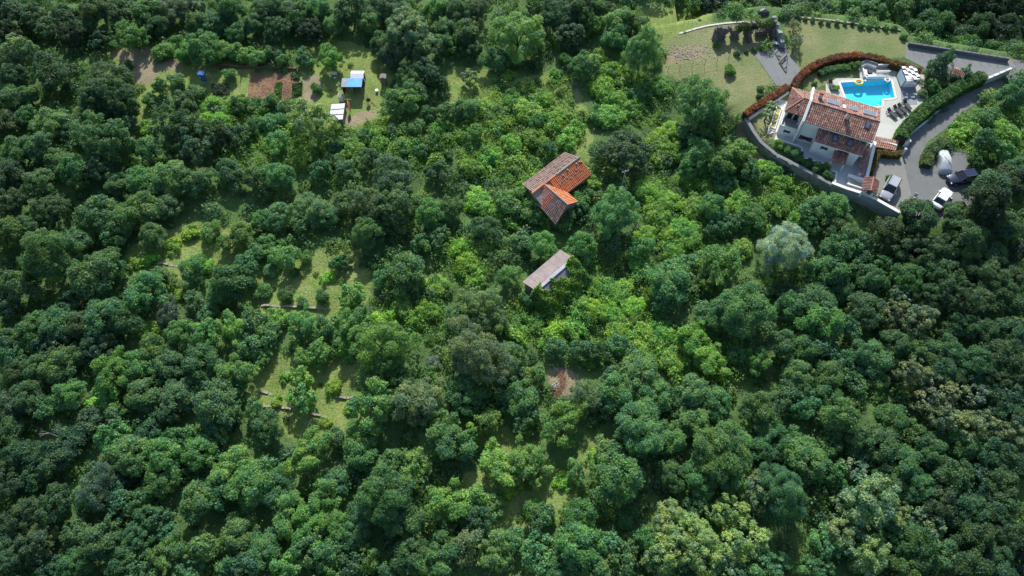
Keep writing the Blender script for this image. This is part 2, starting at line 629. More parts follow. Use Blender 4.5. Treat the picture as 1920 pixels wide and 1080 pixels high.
# species: crown centre height / R, vertical semi axis / R, clumps, clump radius / R, leaf half length, density, droop
SPEC = {
    'o': dict(zc=0.92, sv=0.86, nc=46, cr=0.27, leaf=0.105, den=1.0, shell=(0.62, 0.95)),
    'd': dict(zc=0.9, sv=1.00, nc=80, cr=0.20, leaf=0.095, den=1.15, shell=(0.72, 0.95)),
    'r': dict(zc=0.98, sv=0.92, nc=60, cr=0.23, leaf=0.1, den=0.95, shell=(0.5, 1.0)),
    'c': dict(zc=0.98, sv=1.00, nc=75, cr=0.19, leaf=0.11, den=1.0, shell=(0.68, 1.0)),
    's': dict(zc=0.95, sv=1.00, nc=80, cr=0.20, leaf=0.095, den=1.0, shell=(0.5, 0.98)),
    'k': dict(zc=1.15, sv=1.45, nc=90, cr=0.20, leaf=0.10, den=1.05, shell=(0.55, 1.0)),
    'g': dict(zc=0.98, sv=0.90, nc=55, cr=0.24, leaf=0.09, den=0.85, shell=(0.55, 1.0)),
    'b': dict(zc=0.62, sv=0.80, nc=30, cr=0.34, leaf=0.095, den=1.1, shell=(0.5, 0.85)),
    'v': dict(zc=0.25, sv=0.40, nc=34, cr=0.30, leaf=0.12, den=1.0, shell=(0.35, 0.92)),
}
RSIZE = {'S': 1.5, 'M': 2.7, 'L': 4.2}


def crown_mesh(kind, size, seed):
    sp = SPEC[kind]
    R = RSIZE[size]
    r = np.random.default_rng(seed)
    nc = int(sp['nc'] * {'S': 0.6, 'M': 1.0, 'L': 1.5}[size])
    i = np.arange(nc) + 0.5
    zmin = -0.55 if kind not in 'bv' else -0.5
    z = 1 - (1 - zmin) * i / nc
    ph = i * 2.39996 + r.uniform(0, 6)
    rad = np.sqrt(np.maximum(0, 1 - z * z))
    D = np.stack([rad * np.cos(ph), rad * np.sin(ph), z], 1)
    D = unit(D + r.normal(size=D.shape) * 0.16)
    # uneven outline: low-frequency lobes
    lob = np.ones(nc)
    for _ in range(5):
        ax = unit(r.normal(size=(1, 3)))[0]
        lob += 0.15 * np.sin(3.4 * (D @ ax) + r.uniform(0, 6))
    sh = r.uniform(*sp['shell'], nc) * lob
    crn = sp['cr'] * {'S': 1.15, 'M': 1.0, 'L': 0.84}[size]
    rc = R * crn * r.uniform(0.5, 1.45, nc)
    C = D * (sh[:, None] * R)
    C *= (1 - crn * 0.55)
    if kind == 'k':  # narrow towards the top
        C[:, :2] *= np.clip(1.05 - 0.55 * (C[:, 2:3] / R), 0.3, 1.4)
    C[:, 2] *= sp['sv']
    area = 2.0 * sp['leaf'] ** 2 * 0.62
    per = sp['den'] * 1.72 * (2 * math.pi * rc ** 2) / area * 0.62
    per = np.maximum(12, per).astype(int)
    idx = np.repeat(np.arange(nc), per)
    n = len(idx)
    out = D[idx]
    d = unit(r.normal(size=(n, 3)) + out * 0.75 + np.array([0, 0, 0.45]))
    rr = rc[idx] * (r.uniform(0.25, 1.0, n) ** 0.45)
    # small twig-scale unevenness inside the clump
    sub = 1 + 0.16 * np.sin(d[:, 0] * 7 + idx) * np.sin(d[:, 1] * 7 + idx * 1.7) + r.normal(0, 0.07, n)
    P = C[idx] + d * (rr * sub)[:, None] * np.array([1, 1, 0.82 if kind not in 'ks' else 1.15])
    N = d * 0.8 + np.array([0, 0, 0.5]) + r.normal(size=(n, 3)) * 0.55
    S = sp['leaf'] * r.uniform(0.7, 1.35, n)
    tips = None
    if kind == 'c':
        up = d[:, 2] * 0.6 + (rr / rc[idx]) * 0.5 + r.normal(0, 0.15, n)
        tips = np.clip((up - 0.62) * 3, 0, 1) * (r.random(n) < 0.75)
    P = P + np.array([0, 0, sp['zc'] * R])
    P[:, 2] = np.maximum(P[:, 2], 0.05)
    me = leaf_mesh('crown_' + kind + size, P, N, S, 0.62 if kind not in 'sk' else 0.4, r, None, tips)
    me.materials.append(LEAF)
    return me


def trunk_mesh(kind, size, seed):
    sp = SPEC[kind]
    R = RSIZE[size]
    r = random.Random(seed)
    mb = MB()
    zt = (sp['zc'] + 0.25 * sp['sv']) * R
    rb = 0.055 * R + 0.03
    fork = (sp['zc'] - 0.55 * sp['sv']) * R
    fork = max(fork, 0.12 * R)
    mb.tube((0, 0, -0.3), (r.uniform(-.1, .1), r.uniform(-.1, .1), fork), rb * 1.25, rb * 0.85, 7)
    base = Vector(mb.v[-1])
    base = Vector((0, 0, fork))
    nl = 5 if size != 'S' else 4
    for k in range(nl):
        a = 2 * math.pi * k / nl + r.uniform(-.4, .4)
        e = Vector((math.cos(a) * R * r.uniform(.35, .6), math.sin(a) * R * r.uniform(.35, .6), (sp['zc'] + r.uniform(0, .45) * sp['sv']) * R))
        mid = base.lerp(e, 0.5) + Vector((0, 0, 0.08 * R))
        mb.tube(base, mid, rb * 0.55, rb * 0.38, 5)
        mb.tube(mid, e, rb * 0.38, rb * 0.12, 5)
        f = mid + Vector((r.uniform(-.3, .3) * R, r.uniform(-.3, .3) * R, .3 * R))
        mb.tube(mid, f, rb * 0.26, rb * 0.08, 4)
    mb.tube(base, (0, 0, zt), rb * 0.75, rb * 0.2, 6)
    me = mb.mesh('trunk_' + kind + size)
    me.materials.append(BARK)
    return me


PROTO = {}


def proto(kind, size, var):
    key = (kind, size, var)
    if key not in PROTO:
        sd = sum(ord(c) for c in kind + size) * 13 + var * 101
        PROTO[key] = (trunk_mesh(kind, size, sd), crown_mesh(kind, size, sd))
    return PROTO[key]


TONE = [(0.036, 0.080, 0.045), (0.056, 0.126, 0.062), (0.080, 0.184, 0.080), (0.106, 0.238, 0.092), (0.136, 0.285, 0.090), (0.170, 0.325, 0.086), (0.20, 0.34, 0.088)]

# ------------------------------------------------------------------ ground regions (outlines read off the photograph, laid on the terrain)
MEADOW = [[(235, 470), (320, 430), (390, 410), (450, 440), (480, 500), (340, 525), (240, 505)],
          [(440, 520), (540, 480), (660, 465), (700, 520), (680, 580), (620, 620), (500, 615), (450, 570)],
          [(465, 670), (540, 660), (610, 670), (700, 670), (710, 800), (620, 840), (540, 820), (470, 790)],
          [(860, 890), (980, 890), (1090, 880), (1080, 970), (1000, 1000), (930, 990), (880, 930)],
          [(600, 70), (700, 90), (735, 140), (730, 230), (620, 245), (560, 210), (560, 110)],
          [(840, 130), (900, 120), (940, 160), (1060, 120), (1085, 180), (1000, 260), (900, 280), (840, 220)],
          [(1060, 130), (1110, 230), (1110, 320), (1060, 280), (1040, 200)], [(180, 70), (300, 100), (480, 120), (470, 195), (300, 175), (190, 130)],
          [(250, 170), (300, 170), (290, 230), (260, 230)], [(1190, 20), (1330, 10), (1330, 60), (1240, 80), (1200, 60)],
          [(255, 600), (310, 600), (300, 690), (260, 690)], [(160, 740), (220, 740), (230, 800), (180, 810)], [(900, 800), (1000, 810), (1010, 850), (900, 850)],
          [(1090, 830), (1140, 830), (1130, 890), (1090, 890)], [(680, 860), (730, 850), (740, 900), (690, 910)]]
LAWN = [[(1238, 130), (1245, 75), (1330, 45), (1445, 35), (1450, 85), (1411, 98), (1456, 161), (1395, 212), (1370, 215), (1300, 170)],
        [(1475, 28), (1690, 60), (1700, 108), (1640, 112), (1560, 107), (1505, 139), (1468, 85)],
        [(1405, 222), (1475, 165), (1500, 170), (1460, 260), (1430, 262)], [(1500, 150), (1560, 120), (1612, 120), (1612, 150), (1550, 158), (1520, 172)]]
BARE = [[(200, 95), (260, 90), (350, 118), (340, 132), (240, 122)], [(250, 125), (300, 130), (280, 160), (245, 155)], [(640, 225), (690, 205), (715, 212), (660, 243)],
        [(1385, 215), (1412, 250), (1445, 290), (1420, 305), (1380, 250)],
        [(1026, 696), (1058, 692), (1095, 704), (1080, 738), (1034, 742)], [(1068, 150), (1080, 150), (1094, 205), (1084, 205)],
        [(1242, 100), (1290, 86), (1335, 92), (1320, 106), (1246, 120)], [(1365, 84), (1440, 76), (1410, 92), (1375, 94)], [(1860, 120), (1905, 108), (1930, 118), (1900, 135)],
        [(565, 135), (600, 140), (600, 190), (570, 190)]]
VINES = [[(1180, 330), (1330, 340), (1340, 480), (1230, 490), (1190, 430)], [(960, 560), (1000, 550), (1100, 490), (1200, 510), (1250, 600), (1300, 680), (1200, 700), (1000, 650), (930, 620)],
         [(860, 180), (1060, 140), (1100, 260), (1040, 290), (980, 350), (880, 340), (840, 260)], [(1400, 300), (1470, 330), (1540, 365), (1540, 395), (1420, 400), (1380, 340)],
         [(1100, 100), (1250, 150), (1240, 240), (1130, 240)], [(430, 185), (560, 192), (560, 240), (450, 260), (400, 220)], [(690, 560), (830, 560), (860, 640), (720, 650)],
         [(300, 95), (560, 100), (560, 118), (300, 112)], [(1790, 210), (1920, 200), (1920, 330), (1830, 300), (1760, 262)], [(640, 210), (860, 230), (830, 330), (640, 300)],
         [(1290, 640), (1370, 640), (1400, 720), (1300, 720)], [(800, 440), (920, 440), (920, 540), (820, 540)],
         [(420, 240), (640, 250), (620, 330), (440, 320)]]
REG = {k: [gpoly(p) for p in v] for k, v in dict(meadow=MEADOW, lawn=LAWN, bare=BARE, vines=VINES).items()}


def mask(x, y, key):
    m = np.zeros(np.shape(x), bool)
    for p in REG[key]:
        m |= in_poly(x, y, p)
    return m


# hard surfaces of the villa plateau
COURT = [at(x, y, 3) for x, y in [(1411, 98), (1430, 95), (1447, 88), (1452, 80), (1468, 84), (1504, 137), (1482, 162), (1456, 161)]]
UPPER = [at(x, y, 3) for x, y in [(1699, 80), (1780, 93), (1893, 113), (1905, 125), (1893, 131), (1808, 163), (1760, 162), (1731, 126), (1697, 109)]]
ROAD = [at(x, y, 3) for x, y in [(1893, 131), (1808, 163), (1786, 181), (1740, 226), (1695, 267), (1692, 290), (1643, 291), (1636, 330), (1634, 361), (1689, 399), (1750, 412), (1830, 402),
                                (1838, 330), (1815, 310), (1810, 285), (1775, 281), (1737, 296), (1730, 284), (1740, 266), (1777, 239), (1799, 215), (1851, 181), (1885, 153), (1940, 140), (2010, 120), (1960, 100), (1905, 112)]]
YARD = [at(x, y, 3) for x, y in [(1643, 291), (1692, 293), (1700, 330), (1708, 365), (1704, 388), (1689, 399), (1634, 361), (1636, 330)]]
DECKP = [at(x, y, 3) for x, y in [(1548, 158), (1569, 147), (1612, 147), (1609, 120), (1625, 117), (1640, 125), (1670, 121), (1733, 141), (1740, 183), (1712, 207), (1692, 235), (1687, 268), (1635, 264), (1596, 240), (1548, 190)]]
POOL = [Vector(p) for p in [(54.3, 84.7), (62.8, 85.3), (62.45, 81.35), (60.2, 81.1), (59.9, 79.6), (54.6, 79.2)]]
O = Vector((43.55, 71.09))
YAW = math.radians(-23)
E1 = Vector((math.cos(YAW), math.sin(YAW)))
E2 = Vector((-math.sin(YAW), math.cos(YAW)))


def V(a, b, z):
    p = O + E1 * a + E2 * b
    return Vector((p.x, p.y, z))


def wall_z(px, py, b):
    lo, hi = 2.0, 9.0
    for _ in range(40):
        z = (lo + hi) / 2
        p = at(px, py, z)
        d = Vector((p.x, p.y)) - O
        if d.dot(E2) > b:
            lo = z
        else:
            hi = z
    p = at(px, py, z)
    return (Vector((p.x, p.y)) - O).dot(E1), z


PATIOP = [V(-2.7, 2.2, 3), V(-4.1, 1.2, 3), V(-3.9, 9.2, 3), V(-2.4, 9.3, 3), V(-2.2, 8, 3), V(12.2, 8.3, 3), V(12.4, -4.7, 3), V(9.4, -4.7, 3), V(7.4, -4.4, 3), V(7.2, -2.2, 3), V(5.3, -1.4, 3), V(1.85, -1.5, 3), V(1.6, 0.4, 3), V(-2.7, 0.5, 3)]
HARD = [COURT, UPPER, ROAD, DECKP, PATIOP]


def hard_mask(x, y):
    m = np.zeros(np.shape(x), bool)
    for p in HARD:
        m |= in_poly(x, y, p)
    return m


# ------------------------------------------------------------------ ground sheet
def axis(lo, hi, fine, flo, fhi, step, far):
    a = list(np.arange(lo, hi + 0.01, step))
    a = [v for v in a if not (flo < v < fhi)] + list(np.arange(flo, fhi + 0.01, fine))
    a += [lo - d for d in far] + [hi + d for d in far]
    return np.array(sorted(set(np.round(a, 3))))


xs = axis(-112, 112, 0.5, 35, 67, 1.0, (8, 25, 70, 200, 600, 1500))
ys = axis(-6, 150, 0.5, 57, 88, 1.0, (8, 25, 70, 200, 600, 1500))
GX, GY = np.meshgrid(xs, ys)
GZ = hz(GX, GY)
pc = (sum(p[0] for p in POOL) / len(POOL), sum(p[1] for p in POOL) / len(POOL))
pool_big = [(pc[0] + (p[0] - pc[0]) * 1.10, pc[1] + (p[1] - pc[1]) * 1.2) for p in POOL]
GZ = np.where(in_poly(GX, GY, pool_big), 0.9, GZ)
ny, nx = GX.shape
gv = np.stack([GX.ravel(), GY.ravel(), GZ.ravel()], 1).astype(np.float32)
ii = np.arange(nx * ny).reshape(ny, nx)
gf = np.stack([ii[:-1, :-1].ravel(), ii[:-1, 1:].ravel(), ii[1:, 1:].ravel(), ii[1:, :-1].ravel()], 1)
gm = bpy.data.meshes.new('ground')
gm.vertices.add(len(gv))
gm.vertices.foreach_set('co', gv.ravel())
gm.loops.add(gf.size)
gm.loops.foreach_set('vertex_index', gf.ravel().astype(np.int32))
gm.polygons.add(len(gf))
gm.polygons.foreach_set('loop_start', np.arange(0, gf.size, 4, dtype=np.int32))
gm.update(calc_edges=True)
gm.polygons.foreach_set('use_smooth', [True] * len(gf))
# ground cover type: R meadow, G lawn, B bare earth
cov = np.zeros((ny, nx, 4), np.float32)
cov[..., 0] = mask(GX, GY, 'meadow')
cov[..., 1] = mask(GX, GY, 'lawn')
cov[..., 2] = mask(GX, GY, 'bare')
cov[..., 3] = 1
for _ in range(2):
    c2 = cov.copy()
    c2[1:-1, 1:-1, :3] = (cov[1:-1, 1:-1, :3] * 2 + cov[:-2, 1:-1, :3] + cov[2:, 1:-1, :3] + cov[1:-1, :-2, :3] + cov[1:-1, 2:, :3]) / 6
    cov = c2
ca = gm.attributes.new('cover', 'FLOAT_COLOR', 'POINT')
ca.data.foreach_set('color', cov.ravel())


def ground_material():
    m, nt, bs = nodes_of('ground_cover')
    an = nt.nodes.new('ShaderNodeAttribute')
    an.attribute_name = 'cover'
    sx = nt.nodes.new('ShaderNodeSeparateColor')
    nt.links.new(an.outputs['Color'], sx.inputs[0])
    n1 = noise(nt, 0.55, 5, 0.65)
    n2 = noise(nt, 3.5, 4, 0.7)
    n3 = noise(nt, 0.16, 3, 0.5)

    def edge(sock):
        a = nt.nodes.new('ShaderNodeMath')
        a.operation = 'ADD'
        nt.links.new(sock, a.inputs[0])
        nt.links.new(n1, a.inputs[1])
        return ramp(nt, a.outputs[0], 0.85, 1.1)
    scrub = mix_rgb(nt, ramp(nt, n2, 0.3, 0.7), (0.060, 0.125, 0.040), (0.090, 0.130, 0.052))
    scrub = mix_rgb(nt, ramp(nt, n1, 0.45, 0.7), scrub, (0.105, 0.200, 0.052))
    mead = mix_rgb(nt, ramp(nt, n1, 0.35, 0.65), (0.153, 0.230, 0.060), (0.275, 0.291, 0.112))
    mead = mix_rgb(nt, ramp(nt, n2, 0.35, 0.75), mead, (0.122, 0.199, 0.049))
    lawn = mix_rgb(nt, ramp(nt, n3, 0.38, 0.62), (0.139, 0.189, 0.074), (0.259, 0.249, 0.134))
    lawn = mix_rgb(nt, ramp(nt, n1, 0.4, 0.75), lawn, (0.181, 0.203, 0.088))
    lawn = mix_rgb(nt, ramp(nt, n2, 0.4, 0.9), lawn, (0.129, 0.175, 0.064))
    bare = mix_rgb(nt, ramp(nt, n1, 0.35, 0.65), (0.30, 0.245, 0.165), (0.23, 0.20, 0.125))
    bare = mix_rgb(nt, ramp(nt, n2, 0.5, 0.8), bare, (0.14, 0.145, 0.07))
    c = mix_rgb(nt, edge(sx.outputs[0]), scrub, mead)
    c = mix_rgb(nt, edge(sx.outputs[1]), c, lawn)
    c = mix_rgb(nt, edge(sx.outputs[2]), c, bare)
    nt.links.new(c, bs.inputs['Base Color'])
    bs.inputs['Roughness'].default_value = 0.95
    bs.inputs['Specular IOR Level'].default_value = 0.1
    bn = nt.nodes.new('ShaderNodeBump')
    bn.inputs['Strength'].default_value = 0.7
    bn.inputs['Distance'].default_value = 0.25
    nt.links.new(n2, bn.inputs['Height'])
    nt.links.new(bn.outputs[0], bs.inputs['Normal'])
    return m


gm.materials.append(ground_material())
tag(link_mesh('ground', gm), kind='structure')

# ------------------------------------------------------------------ roads, yards, terraces
sheet('road', ROAD, 3.03, ASPHALT)
sheet('pavement_yard', YARD, 3.036, CONC_WARM)
sheet('pavement_parking', UPPER, 3.04, CONC)
sheet('pavement_court', COURT, 3.04, CONC)
pool_deck = sheet('pavement_pool_deck', DECKP, 3.06, DECK, hole=POOL)
sheet('pavement_terrace', [at(x, y, 3) for x, y in [(1650, 232), (1690, 236), (1686, 264), (1640, 260)]], 3.068, DECK_WHITE)
sheet('pavement_patio', PATIOP, 3.05, PATIO)
sheet('pavement_side_road', [at(x, y, 0.3) for x, y in [(1895, 415), (1925, 380), (1990, 385), (1990, 455), (1905, 450)]], 0.34, CONC)
kb = MB()
cpath = smooth_path([G(*p).to_2d().to_3d() for p in [(1273, 64), (1307, 53.7), (1332, 48), (1362, 44), (1398, 42), (1433, 46)]], 6)
for a, b in zip(cpath, cpath[1:]):
    t = (b - a).normalized()
    s = Vector((-t.y, t.x, 0)) * 0.17
    za, zb = h1(a.x, a.y), h1(b.x, b.y)
    kb.hexa([a - s + Vector((0, 0, za - .1)), b - s + Vector((0, 0, zb - .1)), b + s + Vector((0, 0, zb - .1)), a + s + Vector((0, 0, za - .1))],
            [a - s + Vector((0, 0, za + .12)), b - s + Vector((0, 0, zb + .12)), b + s + Vector((0, 0, zb + .12)), a + s + Vector((0, 0, za + .12))])
tag(kb.build('garden_kerb', M('pale_kerb', (0.5, 0.5, 0.44), (0.42, 0.43, 0.38), 3)), 'long pale curved kerb arching above the stone ruin', 'kerb')

# ------------------------------------------------------------------ pool
basin = MB()
pw = [Vector((p[0], p[1])) for p in POOL]
n = len(pw)
bv = [(p.x, p.y, 3.05) for p in pw] + [(p.x, p.y, 1.95) for p in pw]
basin.add(bv, [(i, n + i, n + (i + 1) % n, (i + 1) % n) for i in range(n)] + [tuple(range(n, 2 * n))])
pool = empty('swimming_pool', (58.5, 82.3, 3.0), 'bright turquoise swimming pool behind the tiled villa', 'swimming pool')
basin.build('basin', M('pool_liner', (0.04, 0.66, 0.84), (0.05, 0.70, 0.88), 1.2, 0.6), pool)
wm = MB().add([(p.x, p.y, 2.90) for p in pw], [tuple(range(n - 1, -1, -1))])
wm.build('water', water_material(), pool)
cop = MB()
for i in range(n):
    a, b = pw[i], pw[(i + 1) % n]
    t = (b - a).normalized()
    o_ = Vector((-t.y, t.x))
    if in_poly(np.array([(a.x + b.x) / 2 + o_.x * .1]), np.array([(a.y + b.y) / 2 + o_.y * .1]), POOL)[0]:
        o_ = -o_
    q = [a - t * 0.02, b + t * 0.02, b + o_ * .32, a + o_ * .32]
    cop.prism([(p.x, p.y) for p in q], 3.0, 3.10 + 0.003 * i)
cop.build('coping', TRIM, pool, bevel=0.01)
st = MB()
for k in range(3):
    st.box((60.4 - 0.12 * k, 79.95 + 0.35 * k, 2.05 + 0.2 * (2 - k)), (0.9, 0.35, 0.3), -0.06)
st.build('step', M('pool_step', (0.25, 0.62, 0.72), (0.22, 0.58, 0.7), 2), pool)


def torus(mb, c, R, r, zs=1.0, n=18, m=8):
    vs = []
    for i in range(n):
        a = 2 * math.pi * i / n
        for j in range(m):
            b = 2 * math.pi * j / m
            vs.append((c[0] + (R + r * math.cos(b)) * math.cos(a), c[1] + (R + r * math.cos(b)) * math.sin(a), c[2] + r * zs * math.sin(b)))
    mb.add(vs, [(i * m + j, ((i + 1) % n) * m + j, ((i + 1) % n) * m + (j + 1) % m, i * m + (j + 1) % m) for i in range(n) for j in range(m)])


p = at(1609.5, 155.5, 2.95)
fl = empty('pool_float', p, 'yellow inflatable ring floating at the pool edge', 'pool float')
mb = MB()
torus(mb, (0, 0, 0.12), 0.50, 0.17)
for v_i, v in enumerate(mb.v):
    mb.v[v_i] = (v[0] * 1.2, v[1], v[2])
mb.build('ring', YELLOW, fl, True, True)
mb = MB()
torus(mb, (0, 0, 0.2), 0.56, 0.05)
mb.v = [(v[0] * 1.2, v[1], v[2]) for v in mb.v]
mb.build('stripe', M('orange_vinyl', (0.8, 0.25, 0.04), (0.7, 0.2, 0.04), 4, 0.4), fl, True, True)
p = at(1663, 151.5, 3.0)
fl = empty('pool_float', p, 'small white ring float with red marks in the pool corner', 'pool float')
mb = MB()
torus(mb, (0, 0, 0.14), 0.36, 0.15)
mb.build('ring', WHITEFAB, fl, True, True)
mb = MB()
for k in range(4):
    a = k * math.pi / 2 + 0.5
    torus(mb, (0.36 * math.cos(a), 0.36 * math.sin(a), 0.14), 0.155, 0.02, 6, 8, 5)
mb.build('band', ORANGE_TARP, fl, True, True)

# ------------------------------------------------------------------ villa
villa = empty('villa', V(5, 4, 3), 'white two storey villa with terracotta tiled roofs and solar panels', 'house')
A0, A1 = 0.2, 10.4
B0, BR, B1 = 1.42, 4.5, 8.5
ZE, ZR = 7.6, 8.8


def vbox(mb, a0, a1, b0, b1, z0, z1):
    return mb.hexa([V(a0, b0, z0), V(a1, b0, z0), V(a1, b1, z0), V(a0, b1, z0)], [V(a0, b0, z1), V(a1, b0, z1), V(a1, b1, z1), V(a0, b1, z1)])


mb = MB()
# main body with gable ends
mb.add([V(0.35, 1.84, 3), V(10.1, 1.84, 3), V(10.1, 8.15, 3), V(0.35, 8.15, 3), V(0.35, 1.84, 7.55), V(10.1, 1.84, 7.55), V(10.1, 8.15, 7.55), V(0.35, 8.15, 7.55), V(0.35, BR, 8.62), V(10.1, BR, 8.62)],
       [(0, 1, 5, 4), (1, 2, 6, 9, 5), (2, 3, 7, 6), (3, 0, 4, 8, 7), (4, 5, 9, 8), (6, 7, 8, 9), (3, 2, 1, 0)])
mb.build('wall', WHITE, villa)
roof_face('roof', V(A0, B0, ZE), V(A1, B0, ZE), V(A1, BR, ZR), V(A0, BR, ZR), TILE, villa)
roof_face('roof', V(A1, B1, ZE), V(A0, B1, ZE), V(A0, BR, ZR), V(A1, BR, ZR), TILE, villa)
mb = MB()
for k in range(26):
    a = A0 + (A1 - A0) * k / 26
    mb.tube(V(a, BR, ZR + 0.06), V(a + (A1 - A0) / 26 * 1.05, BR, ZR + 0.08), 0.13, 0.15, 6)
mb.build('ridge_tile', TILE, villa)
mb = MB()
for b0, z0, nm in ((B0 - 0.06, ZE - 0.1, 0), (B1 + 0.06, ZE - 0.1, 0)):
    mb.tube(V(A0, b0, z0), V(A1, b0, z0), 0.07, 0.07, 6)
mb.build('gutter', TRIM, villa)
# fire wall between wing and main roof
mb = MB()
mb.hexa([V(-0.12, 1.0, 3), V(0.17, 1.0, 3), V(0.17, 8.6, 3), V(-0.12, 8.6, 3)], [V(-0.12, 1.3, 7.8), V(0.17, 1.3, 7.8), V(0.17, 4.5, 9.1), V(-0.12, 4.5, 9.1)])
mb.hexa([V(-0.117, 4.5, 3.1), V(0.167, 4.5, 3.1), V(0.167, 8.7, 3.1), V(-0.117, 8.7, 3.1)], [V(-0.117, 4.5, 9.1), V(0.167, 4.5, 9.1), V(0.167, 8.7, 7.85), V(-0.117, 8.7, 7.85)])
mb.build('parapet', TRIM, villa)
# left wing: lower storey, balcony, hip roof
mb = MB()
vbox(mb, -2.7, -0.13, 1.9, 8.0, 3, 4.45)
vbox(mb, -2.65, -0.15, 4.4, 7.95, 4.4, 6.95)
mb.build('wall', WHITE, villa)
mb = MB()
vbox(mb, -2.72, -0.13, 1.88, 2.0, 4.4, 5.15)
vbox(mb, -2.73, -2.6, 1.88, 4.5, 4.4, 5.15)
mb.build('balcony_parapet', WHITE, villa)
mb = MB()
vbox(mb, -2.58, -0.14, 2.02, 4.4, 4.46, 4.49)
mb.build('balcony_floor', M('grey_floor', (0.30, 0.31, 0.32), (0.26, 0.27, 0.28), 2), villa)
for a in (-2.6, -0.3):
    MB().tube(V(a, 3.2, 4.4), V(a, 3.2, 7.0), 0.08, 0.08, 8).build('post', TRIM, villa)
zw, pk = 7.05, V(-0.95, 5.45, 8.15)
c1, c2, c3, c4 = V(-2.95, 2.95, zw), V(-0.13, 2.95, zw), V(-0.13, 8.15, zw), V(-2.95, 8.15, zw)
pk2 = V(-0.13, 5.45, 8.15)
roof_face('roof', c1, c2, pk2, pk, TILE, villa)
roof_face('roof', c4, c1, pk, pk, TILE, villa)
roof_face('roof', c3, c4, pk, pk2, TILE, villa)
mb = MB()
for a, b in ((c1, pk), (c4, pk), (pk, pk2)):
    mb.tube(a + Vector((0, 0, .06)), b + Vector((0, 0, .1)), 0.11, 0.11, 6)
mb.build('ridge_tile', TILE, villa)
mb = MB()
mb.tube(V(-1.35, 3.9, 7.4), V(-1.35, 3.9, 8.0), 0.07, 0.07, 8)
mb.build('flue', DARKMETAL, villa)
mb = MB()
mb.tube(V(-1.35, 3.9, 8.0), V(-1.35, 3.9, 8.12), 0.13, 0.13, 10)
mb.tube(V(-1.35, 3.9, 8.12), V(-1.35, 3.9, 8.25), 0.15, 0.02, 10)
mb.build('flue_cap', M('brass_cap', (0.62, 0.42, 0.08), (0.5, 0.35, 0.08), 4, 0.5), villa)
# annex
mb = MB()
mb.hexa([V(2.75, 0.08, 3), V(9.5, 0.08, 3), V(9.5, 1.86, 3), V(2.75, 1.86, 3)], [V(2.75, 0.08, 6.1), V(9.5, 0.08, 6.1), V(9.5, 1.86, 6.66), V(2.75, 1.86, 6.66)])
mb.build('wall', WHITE, villa)
roof_face('roof', V(2.6, -0.3, 6.12), V(9.85, -0.3, 6.12), V(9.85, 1.83, 6.82), V(2.6, 1.83, 6.82), TILE, villa)
mb = MB()
mb.tube(V(2.6, -0.37, 6.06), V(9.85, -0.37, 6.06), 0.06, 0.06, 6)
mb.build('gutter', TRIM, villa)
# porch canopy
roof_face('canopy_roof', V(5.95, -1.7, 4.75), V(8.1, -1.7, 4.75), V(8.1, 0.06, 5.25), V(5.95, 0.06, 5.25), TILE, villa, 0.1)
for a in (6.1, 7.95):
    vbox(MB(), a - .07, a + .07, -1.62, -1.48, 3.05, 4.66).build('post', TRIM, villa)
# windows and doors on the shaded fronts
for (x, y, b, w, h, nsh) in [(1430 + 395 / 4.908, 150 + 535 / 4.908, 1.84, 1.9, 0.85, 3), (1430 + 222 / 4.908, 150 + 472 / 4.908, 1.88, 0.95, 0.5, 2),
                             (1430 + 566 / 4.908, 150 + 625 / 4.908, 0.08, 1.0, 0.55, 2), (1430 + 745 / 4.908, 150 + 657 / 4.908, 0.08, 1.6, 0.6, 3)]:
    a, z = wall_z(x, y, b)
    fr = MB()
    vbox(fr, a - w / 2, a + w / 2, b - 0.05, b + 0.02, z - h / 2, z + h / 2)
    win = fr.build('window', TRIM, villa)
    g = MB()
    vbox(g, a - w / 2 + .06, a + w / 2 - .06, b - 0.062, b - 0.045, z - h / 2 + .06, z + h / 2 - .06)
    g.build('pane', GLASS, win)
    for s in ((-1, 1) if nsh > 1 else ()):
        sh = MB()
        vbox(sh, a + s * w * 0.36 - w * .15, a + s * w * .36 + w * .15, b - 0.10, b - 0.066, z - h / 2, z + h / 2)
        sh.build('shutter', SHUTTER, win)
    sl = MB()
    vbox(sl, a - w / 2 - .06, a + w / 2 + .06, b - 0.14, b + 0.02, z - h / 2 - .08, z - h / 2 - .003)
    sl.build('sill', TRIM, win)
mb = MB()
vbox(mb, 6.5, 7.5, 0.02, 0.1, 3.06, 5.0)
dr = mb.build('door', SHUTTER, villa)
mb = MB()
vbox(mb, 7.35, 7.40, -0.02, 0.03, 4.0, 4.15)
mb.build('handle', CHROME, dr)
for a0, a1 in ((-2.2, -1.4), (-1.2, -0.5)):
    mb = MB()
    vbox(mb, a0, a1, 4.33, 4.42, 4.5, 6.4)
    mb.build('balcony_door', GLASS, villa)
for b0 in (3.0, 5.2):
    mb = MB()
    mb.hexa([V(10.08, b0, 4.0), V(10.13, b0, 4.0), V(10.13, b0 + 1.1, 4.0), V(10.08, b0 + 1.1, 4.0)], [V(10.08, b0, 5.4), V(10.13, b0, 5.4), V(10.13, b0 + 1.1, 5.4), V(10.08, b0 + 1.1, 5.4)])
    mb.build('window', GLASS, villa)
for a0 in (1.5, 4.2, 7.0):
    mb = MB()
    vbox(mb, a0, a0 + 1.6, 8.12, 8.18, 3.2, 5.4)
    mb.build('window', GLASS, villa)


def roofz(b):
    return ZE + (b - B0) / (BR - B0) * (ZR - ZE) if b < BR else ZE + (B1 - b) / (B1 - BR) * (ZR - ZE)


